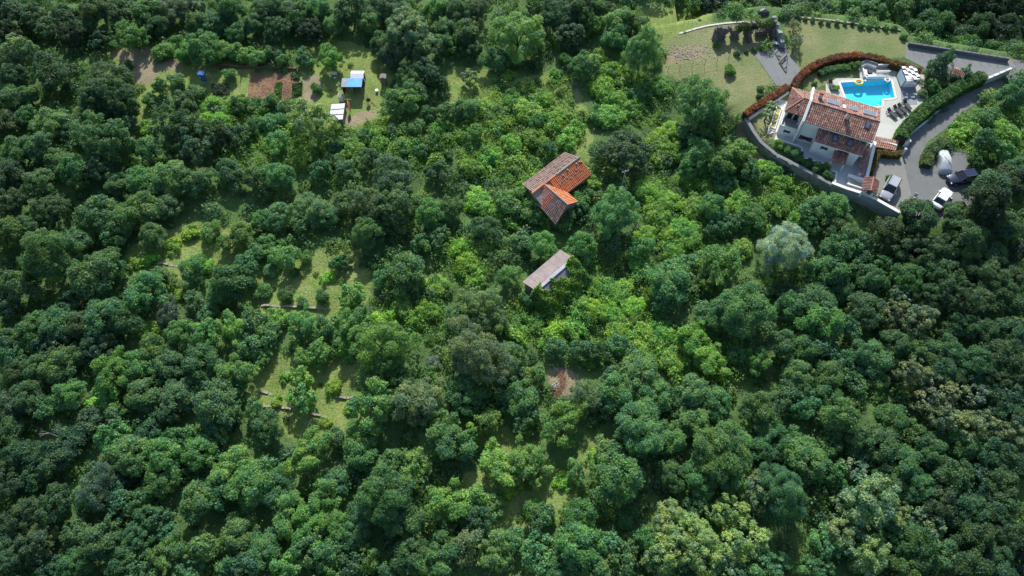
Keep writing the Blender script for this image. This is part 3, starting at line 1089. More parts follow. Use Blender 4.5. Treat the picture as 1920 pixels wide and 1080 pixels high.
def on_roof(mb, a0, a1, b0, b1, dz0, dz1, zf=roofz):
    mb.hexa([V(a0, b0, zf(b0) + dz0), V(a1, b0, zf(b0) + dz0), V(a1, b1, zf(b1) + dz0), V(a0, b1, zf(b1) + dz0)],
            [V(a0, b0, zf(b0) + dz1), V(a1, b0, zf(b0) + dz1), V(a1, b1, zf(b1) + dz1), V(a0, b1, zf(b1) + dz1)])


for a0, a1, nn in ((2.35, 4.3, 2), (5.65, 7.0, 2), (7.8, 9.75, 2)):
    mb = MB()
    on_roof(mb, a0, a1, 5.45, 6.75, 0.10, 0.22)
    sp_ = mb.build('solar_panel', CHROME, villa)
    w = (a1 - a0 - 0.08) / nn
    for k in range(nn):
        mb = MB()
        on_roof(mb, a0 + .04 + w * k + .008, a0 + .04 + w * (k + 1) - .008, 5.49, 6.71, 0.21, 0.232)
        mb.build('panel', SOLAR, sp_)
mb = MB()
on_roof(mb, 4.75, 5.25, 5.3, 6.3, 0.08, 0.2)
mb.build('roof_hatch', GREY_SHEET, villa)


def annexz(b):
    return 6.12 + (b + 0.3) / 2.13 * 0.70


for a0, a1, b0, b1, zf in ((8.55, 9.25, 3.0, 4.1, roofz), (4.95, 5.65, 0.45, 1.55, annexz), (7.2, 7.9, 0.45, 1.55, annexz)):
    mb = MB()
    on_roof(mb, a0, a1, b0, b1, 0.05, 0.2, zf)
    sk = mb.build('skylight', DARKMETAL, villa)
    mb = MB()
    on_roof(mb, a0 + .08, a1 - .08, b0 + .08, b1 - .08, 0.19, 0.212, zf)
    mb.build('pane', SOLAR, sk)
for a, b, s in ((1.2, 6.3, 0.5), (5.75, 3.75, 0.5)):
    mb = MB()
    vbox(mb, a - s / 2, a + s / 2, b - s / 2, b + s / 2, roofz(b) - 0.3, roofz(b) + 1.05)
    ch = mb.build('chimney', M('chimney_render', (0.5, 0.49, 0.46), (0.42, 0.41, 0.4), 3), villa)
    mb = MB()
    vbox(mb, a - s / 2 - .08, a + s / 2 + .08, b - s / 2 - .08, b + s / 2 + .08, roofz(b) + 1.053, roofz(b) + 1.13)
    for k in (-1, 1):
        vbox(mb, a + k * s * .3 - .06, a + k * s * .3 + .06, b - .2, b + .2, roofz(b) + 1.13, roofz(b) + 1.33)
    mb.slab([V(a - s / 2 - .1, b - .3, roofz(b) + 1.34), V(a + s / 2 + .1, b - .3, roofz(b) + 1.34), V(a + s / 2 + .1, b + .3, roofz(b) + 1.42), V(a - s / 2 - .1, b + .3, roofz(b) + 1.42)], 0.06)
    mb.build('chimney_cap', TILE_RED, ch)

# awning between the house and the pool
aw = empty('awning', V(6, 9.6, 3.05), 'white fabric awning panels on dark posts between villa roof and pool', 'awning')
for a0, a1 in ((3.2, 5.3), (5.42, 8.0)):
    mb = MB()
    mb.slab([V(a0, 9.05, 5.75), V(a1, 9.05, 5.75), V(a1, 9.85, 5.6), V(a0, 9.85, 5.6)], 0.04)
    mb.build('fabric', WHITEFAB, aw)
for a in (3.15, 4.2, 5.36, 6.7, 8.05):
    mb = MB()
    mb.tube(V(a, 9.9, 3.06), V(a, 9.9, 6.0), 0.05, 0.05, 6)
    mb.tube(V(a, 8.3, 5.85), V(a, 9.9, 5.66), 0.035, 0.035, 6)
    mb.build('post', DARKMETAL, aw)

# ------------------------------------------------------------------ villa garden walls and stairs
def vthing(name, label, cat, parts, a, b):
    o = empty(name, V(a, b, 3), label, cat)
    for nm, mat, mb_ in parts:
        ob = mb_.build(nm, mat, o)
        if nm in ('stonework', 'coping_tiles'):
            ob['kind'] = 'stuff'
    return o


sw, cp = MB(), MB()
wall_out = inset_line(WALL, -0.05)
L_ = 0
wl = [0]
for a, b in zip(wall_out, wall_out[1:]):
    wl.append(wl[-1] + (b - a).length)
split = wl[5] - 0.3
rr_ = random.Random(3)
stones_along(sw, wall_out[:6], lambda x, y: -0.35, lambda d: 3.75, 0.6, 0.55, rr_)
for a, b in zip(wall_out[:6], wall_out[1:6]):
    t = (b - a).normalized()
    s = Vector((-t.y, t.x))
    cp.hexa([(*(a - s * .3), 3.40), (*(b - s * .3), 3.40), (*(b + s * .25), 3.40), (*(a + s * .25), 3.40)], [(*(a - s * .3), 3.47), (*(b - s * .3), 3.47), (*(b + s * .25), 3.47), (*(a + s * .25), 3.47)])
vthing('retaining_wall', 'tall grey stone retaining wall curving below the villa garden', 'wall', [('stonework', STONE, sw), ('coping', CONC, cp)], -2, -2.5)
mw, mc = MB(), MB()
for a, b in zip(wall_out[5:], wall_out[6:]):
    t = (b - a).normalized()
    s = Vector((-t.y, t.x))
    mw.hexa([(*(a - s * .2), -0.4), (*(b - s * .2), -0.4), (*(b + s * .2), -0.4), (*(a + s * .2), -0.4)], [(*(a - s * .2), 3.7), (*(b - s * .2), 3.7), (*(b + s * .2), 3.7), (*(a + s * .2), 3.7)])
    mc.hexa([(*(a - s * .24), 3.703), (*(b - s * .24), 3.703), (*(b + s * .24), 3.703), (*(a + s * .24), 3.703)], [(*(a - s * .24), 3.78), (*(b - s * .24), 3.78), (*(b + s * .24), 3.78), (*(a + s * .24), 3.78)])
vthing('yard_wall', 'smooth white topped retaining wall below the parking yard', 'wall', [('wall_face', M('shaded_render', (0.30, 0.32, 0.31), (0.22, 0.24, 0.23), 0.9, 0.85), mw), ('coping', TRIM, mc)], 12, -5)  # face colour darkened to carry its shade, coping left white
# white garden wall on the lawn side
gw = MB()
ga, gb = at(1404, 221.5, 3.5), at(1478, 171, 3.5)
t = (gb - ga).normalized()
s = Vector((-t.y, t.x, 0)) * 0.2
for zz, k in ((2.8, 0), (3.5, 1)):
    pass
gw.hexa([(*(ga - s).to_2d(), 2.6), (*(gb - s).to_2d(), 2.6), (*(gb + s).to_2d(), 2.6), (*(ga + s).to_2d(), 2.6)], [(*(ga - s).to_2d(), 3.5), (*(gb - s).to_2d(), 3.5), (*(gb + s).to_2d(), 3.5), (*(ga + s).to_2d(), 3.5)])
tag(gw.build('garden_wall', WHITE, bevel=0.02), 'long low white wall between red hedge and palm garden', 'wall')
# kerbs round the planted beds
kb1 = MB()
for (a0, b0), (a1, b1) in zip([(-2.6, .52), (1.1, .52), (1.65, .3), (1.85, -1.5), (5.3, -1.4), (6.3, -2.1), (7.5, -2.3)], [(1.1, .52), (1.65, .3), (1.85, -1.5), (5.3, -1.4), (6.3, -2.1), (7.5, -2.3), (7.6, -4.2)]):
    p, q = V(a0, b0, 0), V(a1, b1, 0)
    t = (q - p).normalized()
    s = Vector((-t.y, t.x, 0)) * .13
    z0, z1 = Vector((0, 0, 3.0)), Vector((0, 0, 3.42 + 0.004 * len(kb1.v) / 8))
    kb1.hexa([p - s + z0, q - s + z0, q + s + z0, p + s + z0], [p - s + z1, q - s + z1, q + s + z1, p + s + z1])
tag(kb1.build('bed_edging_wall', WHITE), 'low white stepped edging wall around the shaded planting beds', 'wall')
# right hand courtyard walls with tiled coping
w1, c1_ = MB(), MB()
vbox(w1, 10.45, 10.75, -2.0, 4.2, 3, 4.35)
tiled(c1_, V(10.2, -2.05, 4.36), V(10.2, 4.2, 4.36), V(10.62, 4.2, 4.55), V(10.62, -2.05, 4.55), 0.26, 0.3)
tiled(c1_, V(11.0, 4.2, 4.36), V(11.0, -2.05, 4.36), V(10.58, -2.05, 4.55), V(10.58, 4.2, 4.55), 0.26, 0.3)
vthing('tiled_wall', 'narrow courtyard wall capped with dark red tiles beside the annex', 'wall', [('wall_face', WHITE, w1), ('coping_tiles', TILE, c1_)], 10.6, 1)
w1, w2 = MB(), MB()
vbox(w1, 11.5, 11.85, -2.4, 5.2, 3, 4.1)
vbox(w2, 11.45, 11.9, -2.45, 5.25, 4.103, 4.18)
vthing('courtyard_wall', 'white courtyard wall running down beside the orange clipped hedge', 'wall', [('wall_face', WHITE, w1), ('coping', TRIM, w2)], 11.7, 1)
w1, w2 = MB(), MB()
vbox(w1, 9.1, 11.45, -2.75, -2.4, 3, 3.9)
vbox(w2, 9.05, 11.47, -2.8, -2.35, 3.903, 3.98)
vthing('stair_wall', 'short white wall above the villa front stairs', 'wall', [('wall_face', WHITE, w1), ('coping', TRIM, w2)], 10.2, -2.6)
o = empty('front_stairs', V(10.3, -3.5, 3), 'pale stone steps at the villa front gate', 'stairs')
for k in range(6):
    mb = MB()
    vbox(mb, 9.3 + 0.35 * k, 9.3 + 0.35 * (k + 1) - .01, -3.9, -2.8, 3.05, 3.62 - 0.09 * k)
    mb.build('step', DECK, o)
o = empty('balustrade', V(10.3, -4.2, 3), 'short white balustrade beside the front steps', 'balustrade')
mb = MB()
vbox(mb, 9.2, 11.4, -4.35, -4.15, 3.85, 3.95)
mb.build('rail', TRIM, o)
for k in range(10):
    mb = MB()
    mb.tube(V(9.3 + .22 * k, -4.25, 3.06), V(9.3 + .22 * k, -4.25, 3.45), 0.05, 0.075, 6)
    mb.tube(V(9.3 + .22 * k, -4.25, 3.45), V(9.3 + .22 * k, -4.25, 3.85), 0.075, 0.045, 6)
    mb.build('baluster', TRIM, o)
# gate house
o = empty('gate_house', V(12.2, -3.9, 3), 'small gabled entrance roof with brown tiles beside the silver car', 'gate roof')
for a in (11.5, 12.9):
    for b in (-5.1, -3.0):
        mb = MB()
        vbox(mb, a - .14, a + .14, b - .14, b + .14, 3.03, 4.75)
        mb.build('pillar', WHITE, o)
roof_face('roof', V(11.15, -5.4, 4.72), V(11.15, -2.7, 4.72), V(12.3, -2.7, 5.2), V(12.3, -5.4, 5.2), TILE, o, 0.1)
roof_face('roof', V(13.35, -2.7, 4.72), V(13.35, -5.4, 4.72), V(12.3, -5.4, 5.2), V(12.3, -2.7, 5.2), TILE, o, 0.1)
mb = MB()
mb.tube(V(12.3, -5.4, 5.24), V(12.3, -2.7, 5.24), 0.1, 0.1, 6)
mb.build('ridge_tile', TILE_RED, o)
# lean-to tile roof at the terrace edge
o = empty('lean_to', V(13, 5.6, 3), 'pink tiled lean-to roof below the white terrace', 'lean-to')
mb = MB()
vbox(mb, 12.0, 15.0, 6.0, 6.3, 3.05, 3.95)
vbox(mb, 12.0, 12.3, 4.9, 5.997, 3.05, 3.5)
vbox(mb, 14.7, 15.0, 4.9, 5.997, 3.05, 3.5)
mb.build('wall', WHITE, o)
roof_face('roof', V(11.6, 4.75, 3.55), V(15.1, 5.3, 3.55), V(15.1, 6.9, 4.05), V(11.6, 6.4, 4.05), M('pale_pink_tiles', (0.46, 0.25, 0.18), (0.38, 0.2, 0.14), 1.5, 0.85, island=[(0.32, 0.15, 0.1), (0.5, 0.28, 0.2), (0.58, 0.36, 0.27), (0.42, 0.21, 0.15)]), o, 0.1)
# gate pillars
for px, py, lab in ((1695, 272, 'square white gate pillar at the foot of the driveway hedge'), (1691, 289, 'thin white gate post below the larger pillar')):
    p = at(px, py, 3)
    o = empty('gate_pillar', p, lab, 'pillar')
    w = 0.8 if py < 280 else 0.35
    mb = MB().box((0, 0, 0.6), (w * .85, w * .85, 1.2), 0.1)
    mb.build('shaft', WHITE, o, True)
    mb = MB().box((0, 0, 1.253), (w, w, 0.1), 0.1)
    mb.box((0, 0, 1.36), (w * .6, w * .6, 0.1), 0.1)
    mb.build('cap', TRIM, o, True)
# planting frame on the left terrace
o = empty('planting_frame', V(-3.3, 5, 3), 'white ladder-like frame over yellow planting strip on the left terrace', 'garden frame')
mb = MB()
vbox(mb, -3.9, -3.2, 2.6, 7.4, 3.06, 3.14)
mb.build('planting_strip', M('yellow_grass', (0.34, 0.33, 0.10), (0.26, 0.27, 0.08), 3, 0.95), o)
for a in (-3.95, -3.15):
    vbox(MB(), a - .06, a + .06, 2.5, 7.5, 3.30, 3.40).build('rail', TRIM, o)
for k in range(4):
    mb = MB()
    vbox(mb, -3.89, -3.21, 2.55 + 1.6 * k, 2.67 + 1.6 * k, 3.31, 3.39)
    mb.build('crossbar', TRIM, o)
    for a in (-3.95, -3.15):
        vbox(MB(), a - .04, a + .04, 2.55 + 1.6 * k, 2.63 + 1.6 * k, 3.05, 3.297).build('foot', TRIM, o)

# ------------------------------------------------------------------ pool furniture
def lounger_mesh_parts():
    f = MB()
    for s in (-1, 1):
        f.box((0, s * .32, .28), (2.0, .06, .06))
    for x in (-.85, 0.0, .85):
        f.box((x, 0, .28), (.05, .58, .05))
    legs = [MB().box((x, s * .30, .125), (.06, .06, .25)) for x in (-.8, .8) for s in (-1, 1)]
    c = MB().box((.28, 0, .36), (1.40, .64, .08))
    b = MB().box((-.72, 0, .53), (.72, .64, .08), 0, (0, math.radians(30)))
    pl = MB().box((-.88, 0, .70), (.28, .46, .09), 0, (0, math.radians(30)))
    return f.mesh('frame'), [l.mesh('leg') for l in legs], c.mesh('cushion'), b.mesh('backrest'), pl.mesh('pillow')


LM = lounger_mesh_parts()
for me, mt in ((LM[0], DARKMETAL), (LM[2], CHARCOAL), (LM[3], CHARCOAL), (LM[4], CHARCOAL)):
    me.materials.append(mt)
for me in LM[1]:
    me.materials.append(DARKMETAL)
for x, y, ang, lab in ((1671, 215.6, -56, 'charcoal sun lounger at the near end of the row beside the white terrace'), (1682, 210, -56, 'charcoal sun lounger second in the row from the white terrace'),
                       (1690, 206.5, -56, 'charcoal sun lounger third in the row from the white terrace'), (1699, 200, -70, 'charcoal sun lounger at the far end of the row nearest the grey rectangle'),
                       (1557.5, 162.5, -84, 'lone dark lounger on the rounded stone pad left of the pool')):
    o = empty('sun_lounger', at(x, y, 3.07), lab, 'sun lounger', 'sun loungers around the pool', math.radians(ang))
    link_mesh('frame', LM[0], o, True)
    for l in LM[1]:
        link_mesh('leg', l, o, True)
    link_mesh('cushion', LM[2], o, True)
    link_mesh('backrest', LM[3], o, True)
    link_mesh('pillow', LM[4], o, True)
# cabana
o = empty('cabana', (65.15, 84.95, 3.06), 'cube-shaped white poolside cabana with woven strip roof', 'cabana', rz=math.radians(2))
W2, D2, HH = 1.2, 1.35, 1.75
for sx in (-1, 1):
    for sy in (-1, 1):
        MB().box((sx * W2, sy * D2, HH / 2), (.09, .09, HH)).build('post', DARKMETAL, o, True)
mb = MB()
for sx in (-1, 1):
    mb.box((sx * W2, 0, HH + .047), (.1, 2 * D2 + .1, .09))
for sy in (-1, 1):
    mb.box((0, sy * D2, HH + .045), (2 * W2 - .1, .1, .09))
mb.build('top_frame', DARKMETAL, o, True)
for i in range(5):
    y0 = -D2 + .12 + i * (2 * D2 - .24) / 4
    for j in range(4):
        x0 = -W2 + .33 + j * (2 * W2 - .66) / 3
        MB().box((x0, y0, HH + .20 - .17 * ((i + j) % 2)), (.56, .50, .03), 0, (.0, .06 if (i + j) % 2 else -.06)).build('roof_strip', WHITEFAB, o, True)
for sx in (-1,):
    mb = MB()
    for k in range(12):
        y0 = -D2 + .08 + k * (2 * D2 - .16) / 12
        mb.box((sx * (W2 - .01) + (.03 if k % 2 else 0), y0 + .1, HH / 2 + .02), (.03, .24, HH - .1))
    mb.build('curtain', M('curtain_voile', (0.66, 0.72, 0.74), (0.6, 0.66, 0.68), 4, 0.8), o, True)
mb = MB()
mb.box((0, -D2 + .02, .42), (2 * W2 - .2, .03, .8))
mb.box((-.2, -D2 + .06, 1.1), (.5, .04, .6))
mb.build('front_curtain', WHITEFAB, o, True)
mb = MB().box((0, .1, .25), (2.0, 1.9, .4))
mb.build('daybed', WHITEFAB, o, True, bevel=0.05)
mb = MB().box((0, 0, .03), (2 * W2 + .1, 2 * D2 + .1, .05))
mb.build('base', WOOD_RED, o, True)
rect_pts = [at(x, y, 3) for x, y in [(1688, 167), (1715, 166), (1719.5, 196), (1690.5, 197.5)]]  # flat slate grey rectangle, darker than the deck around it
mb = MB().prism([(p.x, p.y) for p in rect_pts], 3.06, 3.085)
tag(mb.build('deck_rectangle', M('slate_grey', (0.22, 0.24, 0.27), (0.18, 0.2, 0.23), 2, 0.8)), 'large slate grey rectangle on the deck in front of the cabana', 'mat')
sheet('lawn_corner', [at(x, y, 3) for x, y in [(1719, 172), (1732, 162), (1742, 172), (1728, 183)]], 3.075, M('corner_turf', (0.13, 0.14, 0.04), (0.10, 0.12, 0.035), 3, 0.95))
# corner sofa, ottoman, bolster bench, rails
o = empty('corner_sofa', at(1620, 142, 3.06), 'white corner sofa at the far left of the pool', 'sofa')
p1, p2, p3 = at(1619, 133, 3.06), at(1622, 146, 3.06), at(1655, 145.5, 3.06)
for a, b, nm in ((p1, p2, 'seat'), (p2, p3, 'seat')):
    t = (b - a)
    mb = MB().box(((a + b) / 2 + Vector((0, 0, .2))), (t.length, .75, .36), math.atan2(t.y, t.x))
    mb.build(nm, WHITEFAB, o, bevel=0.05)
for a, b, off in ((p1, p2, .34), (p2, p3, -.34)):
    t = (b - a)
    nn = Vector((t.y, -t.x, 0)).normalized() * off * (1 if off > 0 else 1)
    mb = MB().box(((a + b) / 2 + nn * (-1 if off > 0 else 1) * -1 + Vector((0, 0, .5))), (t.length * .98, .16, .42), math.atan2(t.y, t.x))
    mb.build('backrest', WHITEFAB, o, bevel=0.04)
o = empty('ottoman', at(1630, 137, 3.06), 'square dark grey ottoman inside the white corner sofa', 'ottoman')
MB().box((0, 0, .25), (.68, .68, .3)).build('seat', CHARCOAL, o, True, bevel=0.04)
for sx in (-1, 1):
    for sy in (-1, 1):
        MB().box((sx * .26, sy * .26, .05), (.06, .06, .1)).build('leg', DARKMETAL, o, True)
o = empty('stone_bench', at(1625, 124, 3.06), 'bent pale stone bench behind the corner sofa', 'bench')
for (x0, y0), (x1, y1) in (((1612, 127), (1622, 122.5)), ((1622, 122.5), (1641, 129))):
    a, b = at(x0, y0, 3.06), at(x1, y1, 3.06)
    t = b - a
    MB().box(((a + b) / 2 + Vector((0, 0, .3))), (t.length, .55, .6), math.atan2(t.y, t.x)).build('seat', M('bench_stone', (0.55, 0.56, 0.54), (0.45, 0.47, 0.46), 2), o, bevel=0.06)
    MB().box(((a + b) / 2 + Vector((-.12 * t.y / t.length, .3, .45))), (t.length * 1.02, .14, .95), math.atan2(t.y, t.x)).build('back', STONE, o, bevel=0.03)
o = empty('pool_balustrade', at(1654, 133, 3.06), 'white slatted balustrade with two rails at the deck edge', 'balustrade')
for (x0, y0), (x1, y1) in (((1642, 128), (1668, 127.5)), ((1640, 140), (1665, 140))):
    a, b = at(x0, y0, 3.06), at(x1, y1, 3.06)
    t = b - a
    MB().box(((a + b) / 2 + Vector((0, 0, .82))), (t.length, .16, .1), math.atan2(t.y, t.x)).build('rail', TRIM, o)
    for k in range(9):
        MB().box(a.lerp(b, (k + .5) / 9) + Vector((0, 0, .385)), (.09, .09, .76), math.atan2(t.y, t.x)).build('baluster', TRIM, o)
mb = MB()
a, b = at(1641, 134, 3.06), at(1667, 134, 3.06)
mb.box((a + b) / 2 + Vector((0, 0, .12)), ((b - a).length, .9, .2), 0)
mb.build('platform', DECK, o)

# ------------------------------------------------------------------ cars
def car(name, label, p, ang, paint, L=4.5, W=1.84, H=1.66, suv=True):
    o = empty(name, p, label, 'car', 'cars parked in the yard', ang)
    hl, hw = L / 2, W / 2
    belt = 0.98 if suv else 0.86
    # body stations: x, half width, sill z, deck z
    st = [(-hl, .80, .42, .72), (-hl + .12, .93, .30, .92 if suv else .84), (-hl + .7, 1.0, .26, belt), (0, 1.0, .24, belt), (.55, 1.0, .24, belt - .02), (hl - 1.05, .99, .25, belt - .07), (hl - .45, .95, .27, belt - .16), (hl - .12, .86, .30, belt - .28), (hl, .72, .40, .60)]
    vs, fs = [], []
    for x, w, z0, z1 in st:
        w *= hw
        vs += [(x, -w * .94, z0), (x, -w, (z0 + z1) / 2), (x, -w * .95, z1 - .05), (x, -w * .78, z1), (x, 0, z1 + .025), (x, w * .78, z1), (x, w * .95, z1 - .05), (x, w, (z0 + z1) / 2), (x, w * .94, z0)]
    k = 9
    for i in range(len(st) - 1):
        for j in range(k - 1):
            fs.append((i * k + j, (i + 1) * k + j, (i + 1) * k + j + 1, i * k + j + 1))
        fs.append((i * k + 8, (i + 1) * k + 8, (i + 1) * k, i * k))
    fs.append(tuple(range(k)))
    fs.append(tuple(range((len(st) - 1) * k, len(st) * k))[::-1])
    MB().add(vs, fs).build('body', paint, o, True, True)
    # roof with pillars
    xb0, xb1 = -hl + (.22 if suv else .65), hl - 1.25
    xt0, xt1 = -hl + (.5 if suv else 1.15), hl - 2.05
    bw, tw = hw * .90, hw * .74

    def ring(x, w, z):
        return [(x, -w, z), (x, w, z)]
    MB().hexa([(xt0, -tw, H - .09), (xt1, -tw, H - .09), (xt1, tw, H - .09), (xt0, tw, H - .09)], [(xt0 + .08, -tw * .9, H), (xt1 - .1, -tw * .9, H), (xt1 - .1, tw * .9, H), (xt0 + .08, tw * .9, H)]).build('roof', paint, o, True, False, 0.03)
    zt = H - .093
    gl = MB().hexa([(xb0, -bw, belt - .01), (xb1, -bw, belt - .06), (xb1, bw, belt - .06), (xb0, bw, belt - .01)], [(xt0, -tw, zt), (xt1, -tw, zt), (xt1, tw, zt), (xt0, tw, zt)])
    gl.build('windows', GLASS, o, True)
    for s in (-1, 1):
        for (x0, x1) in ((xb0, xt0), (xb1, xt1), ((xb0 + xb1) / 2 - .1, (xt0 + xt1) / 2 - .1)):
            MB().tube((x0, s * (bw + .005), belt - .03), (x1, s * (tw + .005), zt + .03), .05, .05, 4).build('pillar', paint, o, True)
    for x in (-hl + .85, hl - .9):
        for s in (-1, 1):
            w = MB().tube((x, s * (hw - .24), .34), (x, s * (hw - .01), .34), .34, .34, 14).build('wheel', RUBBER, o, True)
            link_mesh('rim', MB().tube((x, s * (hw - .03), .34), (x, s * (hw + .006), .34), .21, .2, 10).mesh('rim'), w, True, CHROME)
    for s in (-1, 1):
        MB().box((hl - .13, s * hw * .66, belt - .33), (.16, .34, .13), -s * .35).build('headlight', LAMPGLASS, o, True)
        MB().box((-hl + .04, s * hw * .72, belt - .14), (.1, .2, .22)).build('tail_light', RED_LAMP, o, True)
        MB().box((xb1 - .25, s * (hw + .08), belt + .05), (.14, .2, .14)).build('mirror', paint, o, True)
    MB().box((hl - .04, 0, .46), (.1, W * .62, .2)).build('grille', DARKMETAL, o, True)
    if suv:
        for s in (-1, 1):
            MB().tube((xt0 + .15, s * tw * .86, H + .035), (xt1 - .2, s * tw * .86, H + .035), .02, .02, 5).build('roof_rail', CHROME, o, True)
    return o


SILVER = car_paint('silver_paint', (0.34, 0.35, 0.38))
NAVY = car_paint('navy_paint', (0.006, 0.014, 0.05))
WPAINT = car_paint('white_paint', (0.78, 0.80, 0.80))
a, b = at(1678, 337, 3.6), at(1659, 371, 3.6)
car('parked_car', 'silver estate car parked alone in the pale concrete yard', Vector((*((a + b) / 2).to_2d(), 3.04)), math.atan2(b.y - a.y, b.x - a.x), SILVER, 4.6, 1.86, 1.66)
car('parked_car', 'dark navy car parked by the trees below the covered car', at(1800, 338, 3.03), math.radians(191), NAVY, 4.5, 1.85, 1.7)
a, b = at(1774, 362, 3.5), at(1757, 384, 3.5)
car('parked_car', 'white car half hidden under tree crowns at the yard edge', Vector((*((a + b) / 2).to_2d(), 3.04)), math.atan2(a.y - b.y, a.x - b.x), WPAINT, 4.3, 1.8, 1.5, False)
# covered car: draped cover over a rounded car shape
o = empty('covered_car', at(1767, 306, 3.03), 'car under a wrinkled pale grey dust cover next to the clipped hedge', 'covered car', rz=math.radians(81))
prof = [(-2.3, .05, .80), (-2.27, .5, .88), (-2.1, .9, .93), (-1.5, 1.1, .94), (-.9, 1.42, .80), (-.1, 1.46, .78), (.45, 1.38, .80), (1.15, .97, .94), (1.9, .88, .91), (2.2, .62, .86), (2.28, .05, .78)]
vs, fs = [], []
K = 14
rc_ = random.Random(5)
for i, (x, h, w) in enumerate(prof):
    for j in range(K + 1):
        u = j / K * math.pi
        yy = -math.cos(u)
        zz = max(0, math.sin(u)) ** .36
        yy = math.copysign(abs(yy) ** .5, yy)
        wr = 0.05 * math.sin(9 * yy + i * 1.7) + rc_.uniform(-.015, .015)
        vs.append((x + rc_.uniform(-.02, .02), yy * w * (1.0 if zz > .5 else 1.04), 0.02 + h * zz + wr * zz))
for i in range(len(prof) - 1):
    for j in range(K):
        fs.append((i * (K + 1) + j, (i + 1) * (K + 1) + j, (i + 1) * (K + 1) + j + 1, i * (K + 1) + j + 1))
COVER = M('dust_cover', (0.42, 0.46, 0.47), (0.30, 0.34, 0.36), 2.0, 0.55, bump=0.8)
ob = MB().add(vs, fs).build('cover', COVER, o, True, True)
ss = ob.modifiers.new('s', 'SUBSURF')
ss.levels = ss.render_levels = 1
mb = MB()
for (x0, y0, z0), (x1, y1, z1) in zip([(-1.5, -.6, 1.10), (-.9, -.2, 1.45), (0, .4, 1.48)], [(-.9, -.2, 1.45), (0, .4, 1.48), (.9, .55, 1.16)]):
    mb.tube((x0, y0, z0), (x1, y1, z1), .03, .03, 5)
mb.build('strap', M('grey_strap', (0.17, 0.19, 0.2), (0.14, 0.16, 0.17), 4), o, True)
for x in (-1.4, 1.35):
    for s in (-1, 1):
        MB().tube((x, s * .6, .3), (x, s * .86, .3), .3, .3, 12).build('wheel', RUBBER, o, True)
# scooter
o = empty('scooter', at(1712, 373, 3.03), 'black scooter with white front shield beside the pale concrete yard', 'scooter', rz=math.radians(52))
for x in (-.62, .66):
    m_ = MB()
    m_.tube((x, -.06, .26), (x, .06, .26), .26, .26, 14)
    m_.build('wheel', RUBBER, o, True)
MB().hexa([(-.75, -.2, .4), (.1, -.16, .32), (.1, .16, .32), (-.75, .2, .4)], [(-.8, -.16, .78), (.0, -.14, .72), (.0, .14, .72), (-.8, .16, .78)]).build('body', BLACK_TARP, o, True, False, .03)
MB().hexa([(-.75, -.15, .785), (0, -.13, .725), (0, .13, .725), (-.75, .15, .785)], [(-.72, -.12, .87), (-.05, -.11, .82), (-.05, .11, .82), (-.72, .12, .87)]).build('seat', CHARCOAL, o, True)
MB().hexa([(.42, -.26, .3), (.55, -.22, .3), (.55, .22, .3), (.42, .26, .3)], [(.36, -.3, 1.0), (.5, -.2, 1.05), (.5, .2, 1.05), (.36, .3, 1.0)]).build('front_shield', WPAINT, o, True, False, .03)
MB().box((.25, 0, .3), (.6, .34, .07)).build('floor_board', CHARCOAL, o, True)
MB().tube((.42, -.36, 1.08), (.42, .36, 1.08), .025, .025, 6).build('handlebar', DARKMETAL, o, True)
MB().hexa([(-.95, -.2, .85), (-.62, -.2, .85), (-.62, .2, .85), (-.95, .2, .85)], [(-.93, -.17, 1.15), (-.64, -.17, 1.15), (-.64, .17, 1.15), (-.93, .17, 1.15)]).build('top_box', WPAINT, o, True, False, .03)

